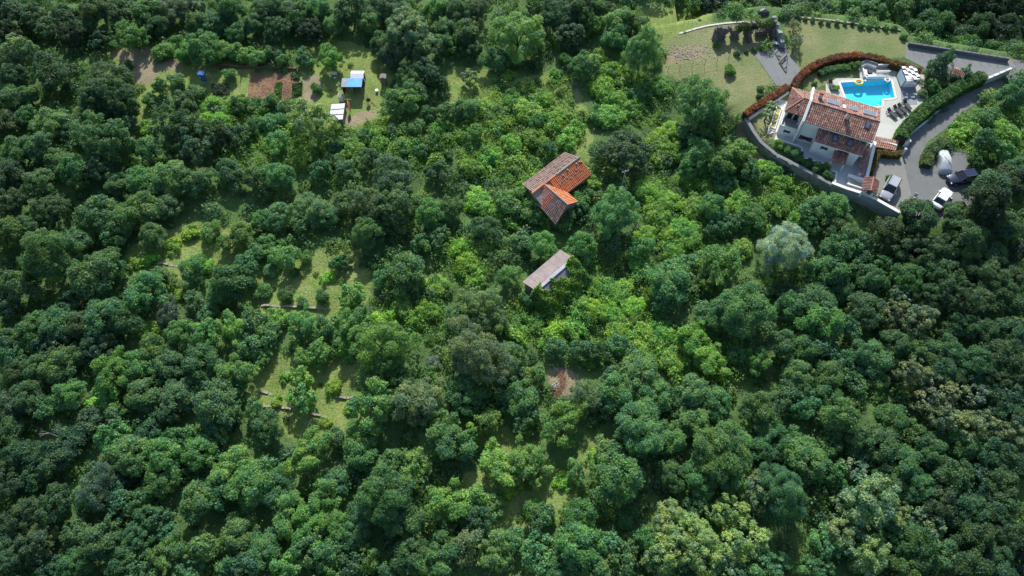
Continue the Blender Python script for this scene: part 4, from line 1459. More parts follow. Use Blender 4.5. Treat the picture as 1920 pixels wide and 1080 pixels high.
# ------------------------------------------------------------------ hedges
def hedge(name, label, path, w, h, colf, leaf=0.085, dens=230, z=None, core=(0.03, 0.05, 0.02), seed=1):
    r = np.random.default_rng(seed)
    pts = resample(smooth_path([Vector((p[0], p[1], 0)) for p in path], 6), 0.25)
    P, N, Cc = [], [], []
    mb = MB()
    for a, b in zip(pts, pts[1:]):
        t = (b - a)
        l = t.length
        if l < 1e-4:
            continue
        t.normalize()
        s = Vector((-t.y, t.x, 0))
        n = int(l * (w + 2 * h) * dens)
        u = r.random(n)
        q = r.random(n) * (w + 2 * h)
        side = np.where(q < w, 0, np.where(q < w + h, 1, 2))
        off = np.where(side == 0, r.uniform(-.5, .5, n) * w, np.where(side == 1, -w / 2, w / 2))
        zz = np.where(side == 0, h, r.random(n) * h)
        # rounded shoulders
        zz = zz - np.where(side == 0, 0.22 * h * np.abs(2 * off / w) ** 3, 0)
        off = off * np.where(side > 0, 1 - 0.18 * (zz / h) ** 2, 1)
        base = np.array([a.x, a.y])[None] + u[:, None] * np.array([b.x - a.x, b.y - a.y])[None] + off[:, None] * np.array([s.x, s.y])[None]
        gz = hz(base[:, 0], base[:, 1]) if z is None else np.full(n, z)
        lump = 0.13 * np.sin(base[:, 0] * 2.3 + 1) * np.sin(base[:, 1] * 2.1) + 0.08 * np.sin(base[:, 0] * 5.7) + r.normal(0, .09, n)
        p = np.stack([base[:, 0], base[:, 1], gz + zz + lump], 1) + r.normal(0, .05, (n, 3))
        nn = np.where(side[:, None] == 0, np.array([[0, 0, 1.0]]), np.where(side[:, None] == 1, -np.array([[s.x, s.y, -.2]]), np.array([[s.x, s.y, .2]])))
        P.append(p)
        N.append(nn + r.normal(0, .45, (n, 3)))
        Cc.append(colf(base, zz / h, r))
        za = h1(a.x, a.y) if z is None else z
        zb = h1(b.x, b.y) if z is None else z
        k = .42
        mb.hexa([a - s * w * k + Vector((0, 0, za - .05)), b - s * w * k + Vector((0, 0, zb - .05)), b + s * w * k + Vector((0, 0, zb - .05)), a + s * w * k + Vector((0, 0, za - .05))],
                [a - s * w * k * .85 + Vector((0, 0, za + h * .84)), b - s * w * k * .85 + Vector((0, 0, zb + h * .84)), b + s * w * k * .85 + Vector((0, 0, zb + h * .84)), a + s * w * k * .85 + Vector((0, 0, za + h * .84))])
    P, N, Cc = np.concatenate(P), np.concatenate(N), np.concatenate(Cc)
    mid = pts[len(pts) // 2]
    o = empty(name, (mid.x, mid.y, h1(mid.x, mid.y)), label, 'hedge')
    me = leaf_mesh('foliage', P, N, leaf * r.uniform(.7, 1.4, len(P)), .6, r, Cc)
    me.materials.append(LEAF_ATTR)
    link_mesh('foliage', me, o)
    mb.build('stems', M('hedge_stems', (0.03, 0.035, 0.018), (0.02, 0.025, 0.012), 5, 0.95), o)
    return o


def col_of(*pal):
    pal = np.array(pal)

    def f(base, zt, r):
        return pal[r.integers(0, len(pal), len(base))] * r.uniform(.75, 1.2, (len(base), 1))
    return f


def red_cols(base, zt, r):
    n = len(base)
    red = np.array([(0.24, 0.080, 0.048), (0.19, 0.065, 0.04), (0.29, 0.12, 0.065), (0.16, 0.07, 0.035)])[r.integers(0, 4, n)]
    gr = np.array([(0.05, 0.085, 0.025), (0.09, 0.10, 0.03)])[r.integers(0, 2, n)]
    green_zone = np.exp(-((base[:, 0] - 64.0) / 3.2) ** 2) * 0.62
    pr = np.clip(0.25 + 0.8 * zt - green_zone, 0.05, 1)
    return np.where((r.random(n) < pr)[:, None], red, gr)


hp = lambda pts, z: [at(x, y, z).to_2d() for x, y in pts]
hedge('red_hedge', 'short red-leaved hedge along the white garden wall', hp([(1398, 213), (1420, 198), (1450, 179), (1478, 160)], 4.1), 1.15, 1.2, red_cols, seed=2)
hedge('red_hedge', 'long curving red-leaved hedge between lawn and pool garden', hp([(1488, 163), (1499, 145), (1522, 125), (1558, 110), (1600, 103.5), (1640, 108), (1680, 119), (1727, 134)], 4.0), 1.25, 1.2, red_cols, seed=3)
G2 = col_of((0.062, 0.156, 0.046), (0.087, 0.198, 0.055), (0.049, 0.125, 0.042))
hedge('driveway_hedge', 'thick dark green hedge along the curving driveway wall', hp([(1692, 258), (1703, 235), (1735, 205), (1770, 181), (1803, 160), (1845, 140)], 4.6), 2.0, 1.9, G2, 0.1, 170, seed=4)
hedge('box_hedge', 'low clipped green hedge on the pool garden lawn', hp([(1537, 138), (1560, 129), (1594, 126)], 3.6), 1.0, 0.8, col_of((0.073, 0.177, 0.073), (0.094, 0.208, 0.083)), seed=5)
hedge('island_hedge', 'clipped dark hedge curving beside the covered car', hp([(1739, 308), (1741, 292), (1752, 276), (1776, 262)], 4.0), 1.6, 1.1, col_of((0.073, 0.156, 0.058), (0.104, 0.198, 0.073), (0.125, 0.177, 0.083)), seed=6)
orange = col_of((0.260, 0.117, 0.033), (0.091, 0.117, 0.033), (0.208, 0.143, 0.039), (0.065, 0.098, 0.026))
hedge('orange_hedge', 'orange and green hedge below the pink lean-to roof', hp([(1646, 284), (1668, 287), (1690, 287)], 3.9), 0.9, 0.9, orange, seed=7)
hedge('orange_hedge', 'narrow orange hedge running down to the gate roof', hp([(1648, 282), (1643, 300), (1634, 322)], 3.9), 0.6, 0.9, orange, seed=8)

# ------------------------------------------------------------------ ruin, garden walls, pole, fence on the upper lawn
o = empty('stone_ruin', G(1390, 75), 'roofless dark stone ruin with arched openings and ivy on top', 'ruin')
ra, rb_ = G(1337, 74), G(1445, 63)
ln = (rb_.to_2d() - ra.to_2d()).length
opens = [(1.9, 3.0), (4.3, 5.3), (6.6, 7.4), (9.6, 10.4)]


def ruin_h(d):
    return 2.3 + .45 * math.sin(d * 1.3) + .25 * math.sin(d * 3.1) - (0.9 if 7.3 < d < 9.0 else 0)


mb = MB()
stones_along(mb, [ra.to_2d(), rb_.to_2d()], lambda x, y: h1(x, y) - .1, ruin_h, .6, .42, random.Random(8), lambda d, z: any(a < d < b and z < 1.75 - 0.9 * abs(2 * (d - a) / (b - a) - 1) ** 2 for a, b in opens))
mb.build('stonework', STONE_RUIN, o)['kind'] = 'stuff'
dirn = (rb_.to_2d() - ra.to_2d()).normalized()
nrm2 = Vector((-dirn.y, dirn.x))
for d, l in ((0.1, 1.6), (5.9, 1.5), (ln - .2, 2.0)):
    q = ra.to_2d() + dirn * d
    mb = MB()
    stones_along(mb, [q, q - nrm2 * l], lambda x, y: h1(x, y) - .1, lambda t, l=l: 2.1 - 1.2 * t / l, .5, .4, random.Random(9))
    mb.build('side_wall', STONE_RUIN, o)['kind'] = 'stuff'
n = 5200
u = rng.random(n) * 0.62 + 0.36
P = np.stack([ra.x + dirn.x * ln * u, ra.y + dirn.y * ln * u, np.zeros(n)], 1)
P[:, :2] += rng.normal(0, .35, (n, 2))
drop = np.abs(rng.normal(0, .45, n))
P[:, 2] = hz(P[:, 0], P[:, 1]) + 2.55 + .3 * np.sin(u * 30) - drop
me = leaf_mesh('ivy', P, rng.normal(0, .6, (n, 3)) + np.array([0, -.2, .8]), .09 * rng.uniform(.7, 1.3, n), .65, rng, np.array([(0.03, 0.075, 0.02)]) * rng.uniform(.7, 1.6, (n, 1)))
me.materials.append(LEAF_ATTR)
link_mesh('ivy', me, o)
mb = MB().box(G(1404, 68) + Vector((0, 0, 1.0)), (.75, .06, 1.2), .4, (.5, .1))
tag(mb.build('white_panel', TRIM, bevel=.01), 'tilted white board leaning in the stone ruin', 'board')
mb = MB()
ga, gb = at(1450.5, 30, 5.3), at(1468, 81, 3.9)
gap, gbp = Vector((ga.x, ga.y)), Vector((gb.x, gb.y))
t = (gbp - gap).normalized()
s = Vector((-t.y, t.x)) * .3
mb.hexa([(*(gap - s), 2.9), (*(gbp - s), 2.9), (*(gbp + s), 2.9), (*(gap + s), 2.9)], [(*(gap - s), 5.3), (*(gbp - s), 4.0), (*(gbp + s), 4.0), (*(gap + s), 5.3)])
core = mb
o = empty('grey_wall', ((gap + gbp) / 2).to_3d() + Vector((0, 0, 3)), 'sloping grey stone wall between the ruin and the lawn', 'wall')
core.build('wall_core', STONE, o)
mb = MB()
stones_along(mb, [gap, gbp], lambda x, y: 2.9, lambda d: 2.42 - 1.3 * d / (gbp - gap).length, .68, .5, random.Random(4))
mb.build('stonework', M('grey_wall_stones', (0.24, 0.26, 0.28), (0.18, 0.2, 0.22), 3, .9, island=[(0.2, 0.22, 0.24), (0.3, 0.32, 0.33), (0.16, 0.18, 0.2)]), o)['kind'] = 'stuff'
mb = MB().slab([at(x, y, 3.5) for x, y in [(1448, 75), (1466, 80), (1463, 84), (1449, 81)]], .08)
tag(mb.build('white_slab', TRIM), 'small white slab at the foot of the grey sloping wall', 'slab')
# low garden boundary behind the shrub row
o = empty('boundary_wall', G(1580, 40), 'low pale stone boundary wall behind the row of round shrubs', 'wall')
mb = MB()
stones_along(mb, [at(x, y, 3.3).to_2d() for x, y in [(1482, 30), (1540, 34), (1600, 42), (1690, 55)]], lambda x, y: 2.95, lambda d: .35, .35, .4, random.Random(6))
mb.build('stonework', STONE_WARM, o)['kind'] = 'stuff'
# parking wall
o = empty('parking_wall', at(1790, 98, 3), 'dark low wall along the top of the upper parking area', 'wall')
mb, m2 = MB(), MB()
pa, pb = at(1703, 82.5, 3.4).to_2d(), at(1891, 112, 3.4).to_2d()
t = (pb - pa).normalized()
s = Vector((-t.y, t.x)) * .16
mb.hexa([(*(pa - s), 2.95), (*(pb - s), 2.95), (*(pb + s), 2.95), (*(pa + s), 2.95)], [(*(pa - s), 3.75), (*(pb - s), 3.75), (*(pb + s), 3.75), (*(pa + s), 3.75)])
mb.build('wall_face', M('dark_wall', (0.13, 0.14, 0.15), (0.10, 0.11, 0.12), 2, .85), o)
for k in range(12):
    q = pa.lerp(pb, (k + .5) / 12)
    m3 = MB().tube((q.x, q.y, 3.7), (q.x, q.y, 4.6), .03, .03, 5)
    m3.build('post', DARKMETAL, o)
# stepped driveway wall
o = empty('driveway_wall', at(1850, 150, 3), 'stepped white topped wall along the upper driveway', 'wall')
da, db = at(1806, 165, 4.1).to_2d(), at(1893, 132, 4.1).to_2d()
for k in range(8):
    q0, q1 = da.lerp(db, k / 8), da.lerp(db, (k + 1) / 8)
    t = (q1 - q0).normalized()
    s = Vector((-t.y, t.x)) * .17
    top = 4.0 + .09 * k
    mb = MB().hexa([(*(q0 - s), 2.95), (*(q1 - s), 2.95), (*(q1 + s), 2.95), (*(q0 + s), 2.95)], [(*(q0 - s), top), (*(q1 - s), top), (*(q1 + s), top), (*(q0 + s), top)])
    mb.build('wall_section', WHITE, o)
# low wall under the driveway hedge
mb = MB()
lp = [at(x, y, 3.3).to_2d() for x, y in [(1697, 264), (1712, 247), (1745, 221), (1786, 182), (1806, 165)]]
for q0, q1 in zip(lp, lp[1:]):
    t = (q1 - q0).normalized()
    s = Vector((-t.y, t.x)) * .12
    mb.hexa([(*(q0 - s), 2.95), (*(q1 - s), 2.95), (*(q1 + s), 2.95), (*(q0 + s), 2.95)], [(*(q0 - s), 3.4), (*(q1 - s), 3.4), (*(q1 + s), 3.4), (*(q0 + s), 3.4)])
tag(mb.build('hedge_wall', WHITE), 'low pale wall at the foot of the driveway hedge', 'wall')
# dark lattice of thin tubes, flat on the grey court
o = empty('dark_lattice', at(1465, 112, 3.05), 'dark flat lattice of two diamond shapes on the grey paved court', 'metal frame')
fpts = [[(459, 567), (525, 572), (410, 690), (515, 838), (575, 712)], [(525, 572), (520, 780)], [(410, 690), (570, 970), (592, 760), (575, 712), (465, 825), (560, 960)], [(500, 850), (575, 770)], [(535, 910), (585, 870)], [(430, 720), (500, 735)], [(455, 775), (510, 800)]]
mb = MB()
for pl in fpts:
    q = [at(1400 + x / 7.71, 10 + y / 7.71, 3.14) for x, y in pl]
    for a, b in zip(q, q[1:]):
        mb.tube(a, b, .06, .06, 5)
mb.build('tube_lattice', DARKMETAL, o)
for x, y in ((410, 690), (575, 712), (570, 970), (525, 572)):
    q = at(1400 + x / 7.71, 10 + y / 7.71, 3.0)
    MB().box(q + Vector((0, 0, .08)), (.16, .16, .1)).build('foot', DARKMETAL, o)
# utility pole
o = empty('utility_pole', G(1165, 354), 'thin grey utility pole with crossarm beside the round dark tree', 'pole')
MB().tube((0, 0, -.3), (0, 0, 4.6), .11, .08, 8).build('pole', M('pale_pole', (0.4, 0.4, 0.38), (0.33, 0.33, 0.31), 4), o, True)
MB().box((0, 0, 4.35), (1.1, .09, .1), .35).build('crossarm', WOOD, o, True)
for k in (-.45, 0, .45):
    MB().tube((k * math.cos(.35), k * math.sin(.35), 4.4), (k * math.cos(.35), k * math.sin(.35), 4.58), .05, .04, 6).build('insulator', TRIM, o, True)
# wire fence on the upper lawn
o = empty('wire_fence', G(1320, 122), 'thin wire fence with dark posts across the lawn below the rubble', 'fence')
fp = [(1252, 134), (1274, 131), (1297, 128), (1320, 124), (1343, 119), (1365, 113), (1390, 109)]
tops = []
for x, y in fp:
    q = G(x, y)
    MB().tube(q - Vector((0, 0, .2)), q + Vector((0, 0, 1.25)), .035, .03, 5).build('post', DARKMETAL, o)
    tops.append(q)
mb = MB()
for a, b in zip(tops, tops[1:]):
    for h in (.5, 1.15):
        mb.tube(a + Vector((0, 0, h)), b + Vector((0, 0, h)), .012, .012, 3)
mb.build('wire', DARKMETAL, o)
# tarp heap
q = G(1430, 25)
vs, fs = [], []
for i in range(6):
    for j in range(14):
        a = 2 * math.pi * j / 14
        rr2 = 1.0 * math.cos(i / 5 * math.pi / 2) ** .6 * (1 + .12 * math.sin(3 * a + i)) if i < 5 else 0.02
        vs.append((q.x + rr2 * math.cos(a) * 1.1, q.y + rr2 * math.sin(a) * .8, q.z - .1 + 0.85 * math.sin(i / 5 * math.pi / 2) * (1 + .08 * math.sin(2 * a))))
for i in range(5):
    for j in range(14):
        fs.append((i * 14 + j, i * 14 + (j + 1) % 14, (i + 1) * 14 + (j + 1) % 14, (i + 1) * 14 + j))
tag(MB().add(vs, fs).build('covered_heap', BLACK_TARP, None, False, True), 'dark tarpaulin covered heap at the wood edge above the ruin', 'covered heap')
# barbecue house among the driveway trees
q = at(1786, 152, 3.05)
o = empty('barbecue_house', q, 'tiny tiled roof hut half hidden by the driveway trees', 'hut', rz=math.radians(-30))
for sx in (-1, 1):
    for sy in (-1, 1):
        MB().box((sx * .7, sy * .55, .9), (.25, .25, 1.8)).build('pillar', WHITE, o, True)
for s in (-1, 1):
    m4 = MB()
    tiled(m4, (-s * 1.0, -s * .9, 1.83), (s * 1.0, -s * .9, 1.83), (s * 1.0, 0, 2.3), (-s * 1.0, 0, 2.3))
    m4.slab([(-s * 1.0, -s * .9, 1.83), (s * 1.0, -s * .9, 1.83), (s * 1.0, 0, 2.3), (-s * 1.0, 0, 2.3)], .08)
    m4.build('roof', TILE, o, True)
# rubble on the upper lawn
mb = MB()
rr_ = random.Random(12)
for _ in range(420):
    x, y = rr_.gauss(1285, 28), rr_.gauss(100, 9)
    if not (1243 < x < 1345 and 80 < y < 122):
        continue
    q = G(x, y) if rr_.random() < .0 else None
    w_ = at(x, y, 1.2)
    zz = h1(w_.x, w_.y)
    w_ = at(x, y, zz)
    sc = rr_.uniform(.03, .11)
    mb.box((w_.x, w_.y, zz + sc * .3), (sc * 1.4, sc, sc * .8), rr_.uniform(0, 3), (rr_.uniform(-.4, .4), rr_.uniform(-.4, .4)))
tag(mb.build('rubble', M('rubble_stone', (0.38, 0.36, 0.33), (0.3, 0.28, 0.26), 3, .95, island=[(0.26, 0.25, 0.23), (0.42, 0.40, 0.37), (0.5, 0.48, 0.45), (0.36, 0.2, 0.13)])), 'scattered pale rubble on the upper lawn', 'rubble', kind='stuff')

# ------------------------------------------------------------------ old farmhouse
fx = Vector((0.7363, 0.6767))
fy = Vector((-0.6767, 0.7363))
F0 = Vector((4.76, 62.45))


def FV(a, b, z):
    q = (F0 + fx * a + fy * b) * 1.0142
    return Vector((q.x, q.y, z - 1.2))


fz = h1(7, 63)
o = empty('farmhouse', FV(3.5, 0, fz), 'old farmhouse with L-shaped roof of orange and weathered tiles', 'house')
mb = MB()
mb.add([FV(-2.3, -2.4, -.2), FV(7.1, -2.4, -.2), FV(7.1, 2.5, -.2), FV(-1.5, 2.5, -.2), FV(-2.3, -2.4, 3.8), FV(7.1, -2.4, 3.8), FV(7.1, 2.5, 3.8), FV(-1.5, 2.5, 3.8), FV(-2.3, 0, 5.05), FV(7.1, 0, 5.05)],
       [(0, 1, 5, 4), (1, 2, 6, 9, 5), (2, 3, 7, 6), (3, 0, 4, 8, 7), (4, 5, 9, 8), (6, 7, 8, 9)])
OLDWALL = M('old_plaster', (0.30, 0.26, 0.22), (0.20, 0.17, 0.15), 1.2, .95, bump=.5)
mb.build('wall', OLDWALL, o)
roof_face('roof', FV(-1.7, 2.95, 3.7), FV(7.4, 2.95, 3.7), FV(7.4, 0, 5.2), FV(-2.3, 0, 5.2), TILE_OLD, o, .12)
roof_face('roof', FV(1.0, -2.75, 3.75), FV(7.4, -2.75, 3.75), FV(7.4, 0, 5.2), FV(1.0, 0, 5.2), TILE_NEW, o, .12)
# wing towards the camera
mb = MB()
mb.add([FV(-2.2, -4.9, -.2), FV(1.9, -4.9, -.2), FV(1.9, -.1, -.2), FV(-2.2, -.1, -.2), FV(-2.2, -4.9, 3.75), FV(1.9, -4.9, 3.75), FV(1.9, -.1, 3.75), FV(-2.2, -.1, 3.75), FV(0, -4.9, 5.0), FV(0, -.1, 5.0)],
       [(0, 1, 5, 8, 4), (1, 2, 6, 5), (3, 0, 4, 7), (4, 8, 9, 7), (5, 6, 9, 8)])
mb.build('wall', OLDWALL, o)
roof_face('roof', FV(2.2, -5.0, 3.8), FV(2.2, -.5, 3.8), FV(0.05, 0.05, 5.23), FV(0.05, -5.0, 5.15), M('bright_orange_tiles', (0.66, 0.24, 0.09), (0.56, 0.19, 0.075), 1.6, .85, island=[(0.52, 0.17, 0.06), (0.68, 0.25, 0.10), (0.72, 0.31, 0.14)]), o, .12)
lr = roof_face('roof', FV(-2.55, -.05, 3.72), FV(-2.55, -2.6, 3.72), FV(-.05, -2.6, 5.16), FV(-.05, .05, 5.22), TILE_RED, o, .12)
roof_face('roof', FV(-2.55, -2.6, 3.72), FV(-2.9, -5.6, 3.5), FV(-.05, -5.0, 5.12), FV(-.05, -2.6, 5.16), TILE_GREY, o, .12)
m5 = MB()
for k in range(9):
    a0 = -.35 - .13 * (k % 3)
    m5.slab([FV(-2.3 + .22 * k, -1.5 + .1 * (k % 2), 3.99 + .124 * k), FV(-2.3 + .22 * k, -.8 - .1 * (k % 2), 3.99 + .124 * k), FV(-2.05 + .22 * k, -.75, 4.13 + .124 * k), FV(-2.05 + .22 * k, -1.45, 4.13 + .124 * k)], .05)
m5.build('patch_tiles', M('slate_patch', (0.24, 0.25, 0.28), (0.18, 0.19, 0.21), 2, .8), o)
mb = MB()
for k in range(18):
    a0 = 2.6 + 4.8 * k / 18
    mb.tube(FV(a0, 0, 5.26), FV(a0 + .28, 0, 5.28), .15, .17, 6)
mb.build('ridge_tile', M('grey_ridge', (0.30, 0.29, 0.27), (0.22, 0.21, 0.2), 3, .9), o)
mb = MB()
for k in range(16):
    b0 = -5.0 * k / 16
    mb.tube(FV(0, b0, 5.24), FV(0, b0 - .33, 5.24), .13, .15, 6)
mb.build('ridge_tile', M('grey_ridge', (0.30, 0.29, 0.27)), o)
mb = MB()
for k in range(11):
    a0 = -2.5 + 4.9 * k / 11
    mb.tube(FV(a0, 0, 5.25), FV(a0 + .46, 0, 5.26), .12, .14, 6)
mb.build('ridge_tile', TILE_NEW, o)
rs = random.Random(2)
for k in range(11):
    a0 = 2.5 + 4.7 * rs.random()
    b0 = rs.choice((.55, -.5)) + rs.uniform(-.2, .2)
    z0 = 5.2 - abs(b0) * .515 + .16
    mb = MB().box(FV(a0, b0, z0), (.26, .2, .16), rs.uniform(0, 3), (.2, .2))
    mb.build('ridge_stone', STONE, o)
for k in range(9):
    a0 = 2.1 + k * .5
    b0 = -.75 - .8 * rs.random()
    mb = MB().box(FV(a0, b0, 5.2 - abs(b0) * .527 + .12), (.22, .3, .08), .74, (.3, 0))
    mb.build('slipped_tile', TILE_GREY, o)
mb = MB().hexa([FV(3.2, -2.45, 0), FV(4.2, -2.45, 0), FV(4.2, -2.36, 0), FV(3.2, -2.36, 0)], [FV(3.2, -2.45, 2.1), FV(4.2, -2.45, 2.1), FV(4.2, -2.36, 2.1), FV(3.2, -2.36, 2.1)])
mb.build('door', WOOD, o)
mb = MB().hexa([FV(5.2, -2.45, 1), FV(6.1, -2.45, 1), FV(6.1, -2.36, 1), FV(5.2, -2.36, 1)], [FV(5.2, -2.45, 2.2), FV(6.1, -2.45, 2.2), FV(6.1, -2.36, 2.2), FV(5.2, -2.36, 2.2)])
mb.build('window', GLASS, o)

# ------------------------------------------------------------------ grey barn
B0_ = Vector((1.55, 47.41))
bx_ = (Vector((7.06, 52.69)) - B0_).normalized()
by_ = Vector((bx_.y, -bx_.x))


def BV(a, b, z):
    q = B0_ + bx_ * a + by_ * b
    return Vector((q.x, q.y, z))


LB = 7.6
o = empty('barn', BV(3.8, 1.6, 0), 'low barn with pinkish corrugated roof and white ridge strip in vines', 'barn')
mb = MB()
mb.add([BV(.2, .25, -.2), BV(LB - .2, .25, -.2), BV(LB - .2, 4.2, -.2), BV(.2, 4.2, -.2), BV(.2, .25, 2.5), BV(LB - .2, .25, 2.5), BV(LB - .2, 4.2, 2.4), BV(.2, 4.2, 2.4), BV(.2, 2.35, 3.3), BV(LB - .2, 2.35, 3.3)],
       [(0, 1, 5, 4), (1, 2, 6, 9, 5), (2, 3, 7, 6), (3, 0, 4, 8, 7)])
mb.build('wall', OLDWALL, o)


def corrugated(mb, p0, p1, q1, q0, n, amp):
    """wavy sheet: waves run from p side to q side"""
    p0, p1, q0, q1 = map(Vector, (p0, p1, q0, q1))
    vs = []
    for i in range(n * 4 + 1):
        u = i / (n * 4)
        dz = Vector((0, 0, amp * math.sin(2 * math.pi * u * n)))
        a, b = p0.lerp(p1, u) + dz, q0.lerp(q1, u) + dz
        vs += [a, b]
    mb.add(vs, [(2 * i, 2 * i + 2, 2 * i + 3, 2 * i + 1) for i in range(n * 4)])


for k in range(6):
    mb = MB()
    a0, a1 = LB * k / 6 - .01, LB * (k + 1) / 6 + .04
    corrugated(mb, BV(a0, -.1, 2.56 + .006 * (k % 2)), BV(a1, -.1, 2.56 + .006 * (k % 2)), BV(a1, 2.3, 3.44), BV(a0, 2.3, 3.44), 6, .045)
    mb.build('roof_sheet', PINK_SHEET, o)
    mb = MB()
    corrugated(mb, BV(a1, 4.6, 2.42), BV(a0, 4.6, 2.42), BV(a0, 2.3, 3.42 + .006 * (k % 2)), BV(a1, 2.3, 3.42), 7, .025)
    mb.build('roof_sheet', SHADED_SHEET, o)
mb = MB()
for k in range(8):
    a0, a1 = .55 + 6.4 * k / 8, .55 + 6.4 * (k + 1) / 8 + .05
    mb.slab([BV(a0, 2.28, 3.50 + .004 * (k % 2)), BV(a1, 2.28, 3.50 + .004 * (k % 2)), BV(a1, 2.72, 3.40), BV(a0, 2.72, 3.40)], .03)
mb.build('ridge_strip', M('white_ridge', (0.50, 0.50, 0.52), (0.40, 0.40, 0.44), 1.5, .6), o)
mb = MB().slab([BV(.6, 2.05, 3.42), BV(2.4, 2.05, 3.42), BV(2.4, 2.275, 3.52), BV(.6, 2.275, 3.52)], .03)
mb.build('red_strip', ORANGE_TARP, o)

# ------------------------------------------------------------------ allotment sheds and things
def ground_box(name, label, cat, pts, zr, roofmat, wallmat, slope=.0, gable=None, wall_open=False):
    pass


hsh = h1(-27, 85)
o = empty('shed', (-26.8, 85.6, hsh), 'shed with bright blue flat roof sheet in the allotment yard', 'shed')
z0 = 2.1
x0, x1, y0, y1 = -28.5, -25.1, 84.67, 86.5
for (a0, a1, mt) in ((x0, x0 + 1.05, FADED_SHEET), (x0 + 1.05, x1, BLUE_SHEET)):
    nseg = 2 if mt is FADED_SHEET else 3
    for k in range(nseg):
        b0, b1 = a0 + (a1 - a0) * k / nseg, a0 + (a1 - a0) * (k + 1) / nseg
        mb = MB()
        corrugated(mb, (b0, y0, z0 + .004 * k), (b1 + .03, y0, z0 + .004 * k), (b1 + .03, y1, z0 + .12), (b0, y1, z0 + .12), 6, .015)
        mb.build('roof_sheet', mt, o)
for x in (x0 + .1, (x0 + x1) / 2, x1 - .1):
    for y in (y0 + .12, y1 - .1):
        MB().box((x, y, (hsh + z0) / 2 - .03), (.1, .1, z0 - hsh - .06)).build('post', WOOD, o)
mb = MB()
for k in range(14):
    mb.box((x0 + .14 + k * .235, y1 - .2, 1.0), (.22, .03 + .004 * (k % 3), 1.95))
mb.build('back_boards', WOOD_RED, o)
for k in range(7):
    MB().box((x0 + .06 + .005 * (k % 2), y0 + .2 + k * .24, 1.0), (.03, .22, 1.9)).build('side_board', WOOD_RED, o)
o = empty('shed', (-26, 87.1, hsh), 'gabled shed with white roof sheets behind the blue roof', 'shed')
mb = MB()
mb.add([(-27.0, 86.55, 0), (-25.0, 86.55, 0), (-25.0, 88.1, 0), (-27.0, 88.1, 0), (-27.0, 86.55, 2.2), (-25.0, 86.55, 2.2), (-25.0, 88.1, 2.1), (-27.0, 88.1, 2.1), (-25.0, 87.3, 2.5), (-27.0, 87.3, 2.5)],
       [(0, 1, 5, 4), (1, 2, 6, 8, 5), (2, 3, 7, 6), (3, 0, 4, 9, 7)])
mb.build('wall', WOOD_RED, o)
mb = MB()
mb.slab([(-27.1, 86.45, 2.22), (-24.9, 86.45, 2.22), (-24.9, 87.3, 2.57), (-27.1, 87.3, 2.57)], .04)
mb.build('roof_sheet', WHITE_SHEET, o)
mb = MB()
mb.slab([(-24.9, 88.25, 2.15), (-27.1, 88.25, 2.15), (-27.1, 87.305, 2.57), (-24.9, 87.305, 2.57)], .04)
mb.build('roof_sheet', WHITE_SHEET, o)
mb = MB().slab([(-24.85, 86.3, 2.2), (-24.45, 86.0, 1.2), (-24.42, 86.1, 1.2), (-24.82, 86.45, 2.2)], .03)
mb.build('gable_board', WHITE_SHEET, o)
o = empty('shed', (-28.5, 79.6, h1(-28.5, 79.6)), 'lean-to shed with pale grey ribbed metal roof beside the pale tree', 'shed')
hs2 = h1(-28.5, 79.6)
for k in range(3):
    ya, yb = 81.2 - 1.15 * k, 81.2 - 1.15 * (k + 1) - .05
    mb = MB()
    corrugated(mb, (-29.75, yb, 1.75 - .004 * k), (-29.75, ya, 1.75 - .004 * k), (-27.45, ya, 2.0 - .004 * k), (-27.45, yb, 2.0 - .004 * k), 4, .012)
    mb.build('roof_sheet', GREY_SHEET, o)
    mb = MB().box((-28.6, yb + .03, 1.91), (2.3, .05, .05), 0, (0, -math.atan(.25 / 2.3)))
    mb.build('batten', DARKMETAL, o)
mb = MB()
mb.hexa([(-29.6, 77.85, -.2), (-27.55, 77.85, -.2), (-27.55, 81.05, -.2), (-29.6, 81.05, -.2)], [(-29.6, 77.85, 1.7), (-27.55, 77.85, 1.92), (-27.55, 81.05, 1.92), (-29.6, 81.05, 1.7)])
mb.build('wall', WOOD, o)
mb = MB()
vs, fs = [], []
for i in range(9):
    t = i / 8
    for j in range(4):
        vs.append((-27.3 + .4 * t + .1 * j, 82.3 - 2.0 * t, 1.9 - .35 * j - .1 * math.sin(t * 9 + j) - .2 * t))
for i in range(8):
    for j in range(3):
        fs.append((i * 4 + j, (i + 1) * 4 + j, (i + 1) * 4 + j + 1, i * 4 + j + 1))
ob = MB().add(vs, fs).build('orange_tarp', ORANGE_TARP, None, False, True)
ob.modifiers.new('t', 'SOLIDIFY').thickness = .02
tag(ob, 'hanging orange tarpaulin between the two allotment sheds', 'tarpaulin')
# old white cooker beside shed
q = G(641, 187)
o = empty('cooker', q, 'old white cooker standing left of the shed shadow', 'cooker')
MB().box((0, 0, .45), (.75, .9, .9)).build('body', TRIM, o, True, bevel=.03)
MB().box((0, 0, .915), (.65, .8, .025)).build('hob', DARKMETAL, o, True)
MB().box((-.35, 0, 1.05), (.05, .9, .3)).build('splash_back', TRIM, o, True)
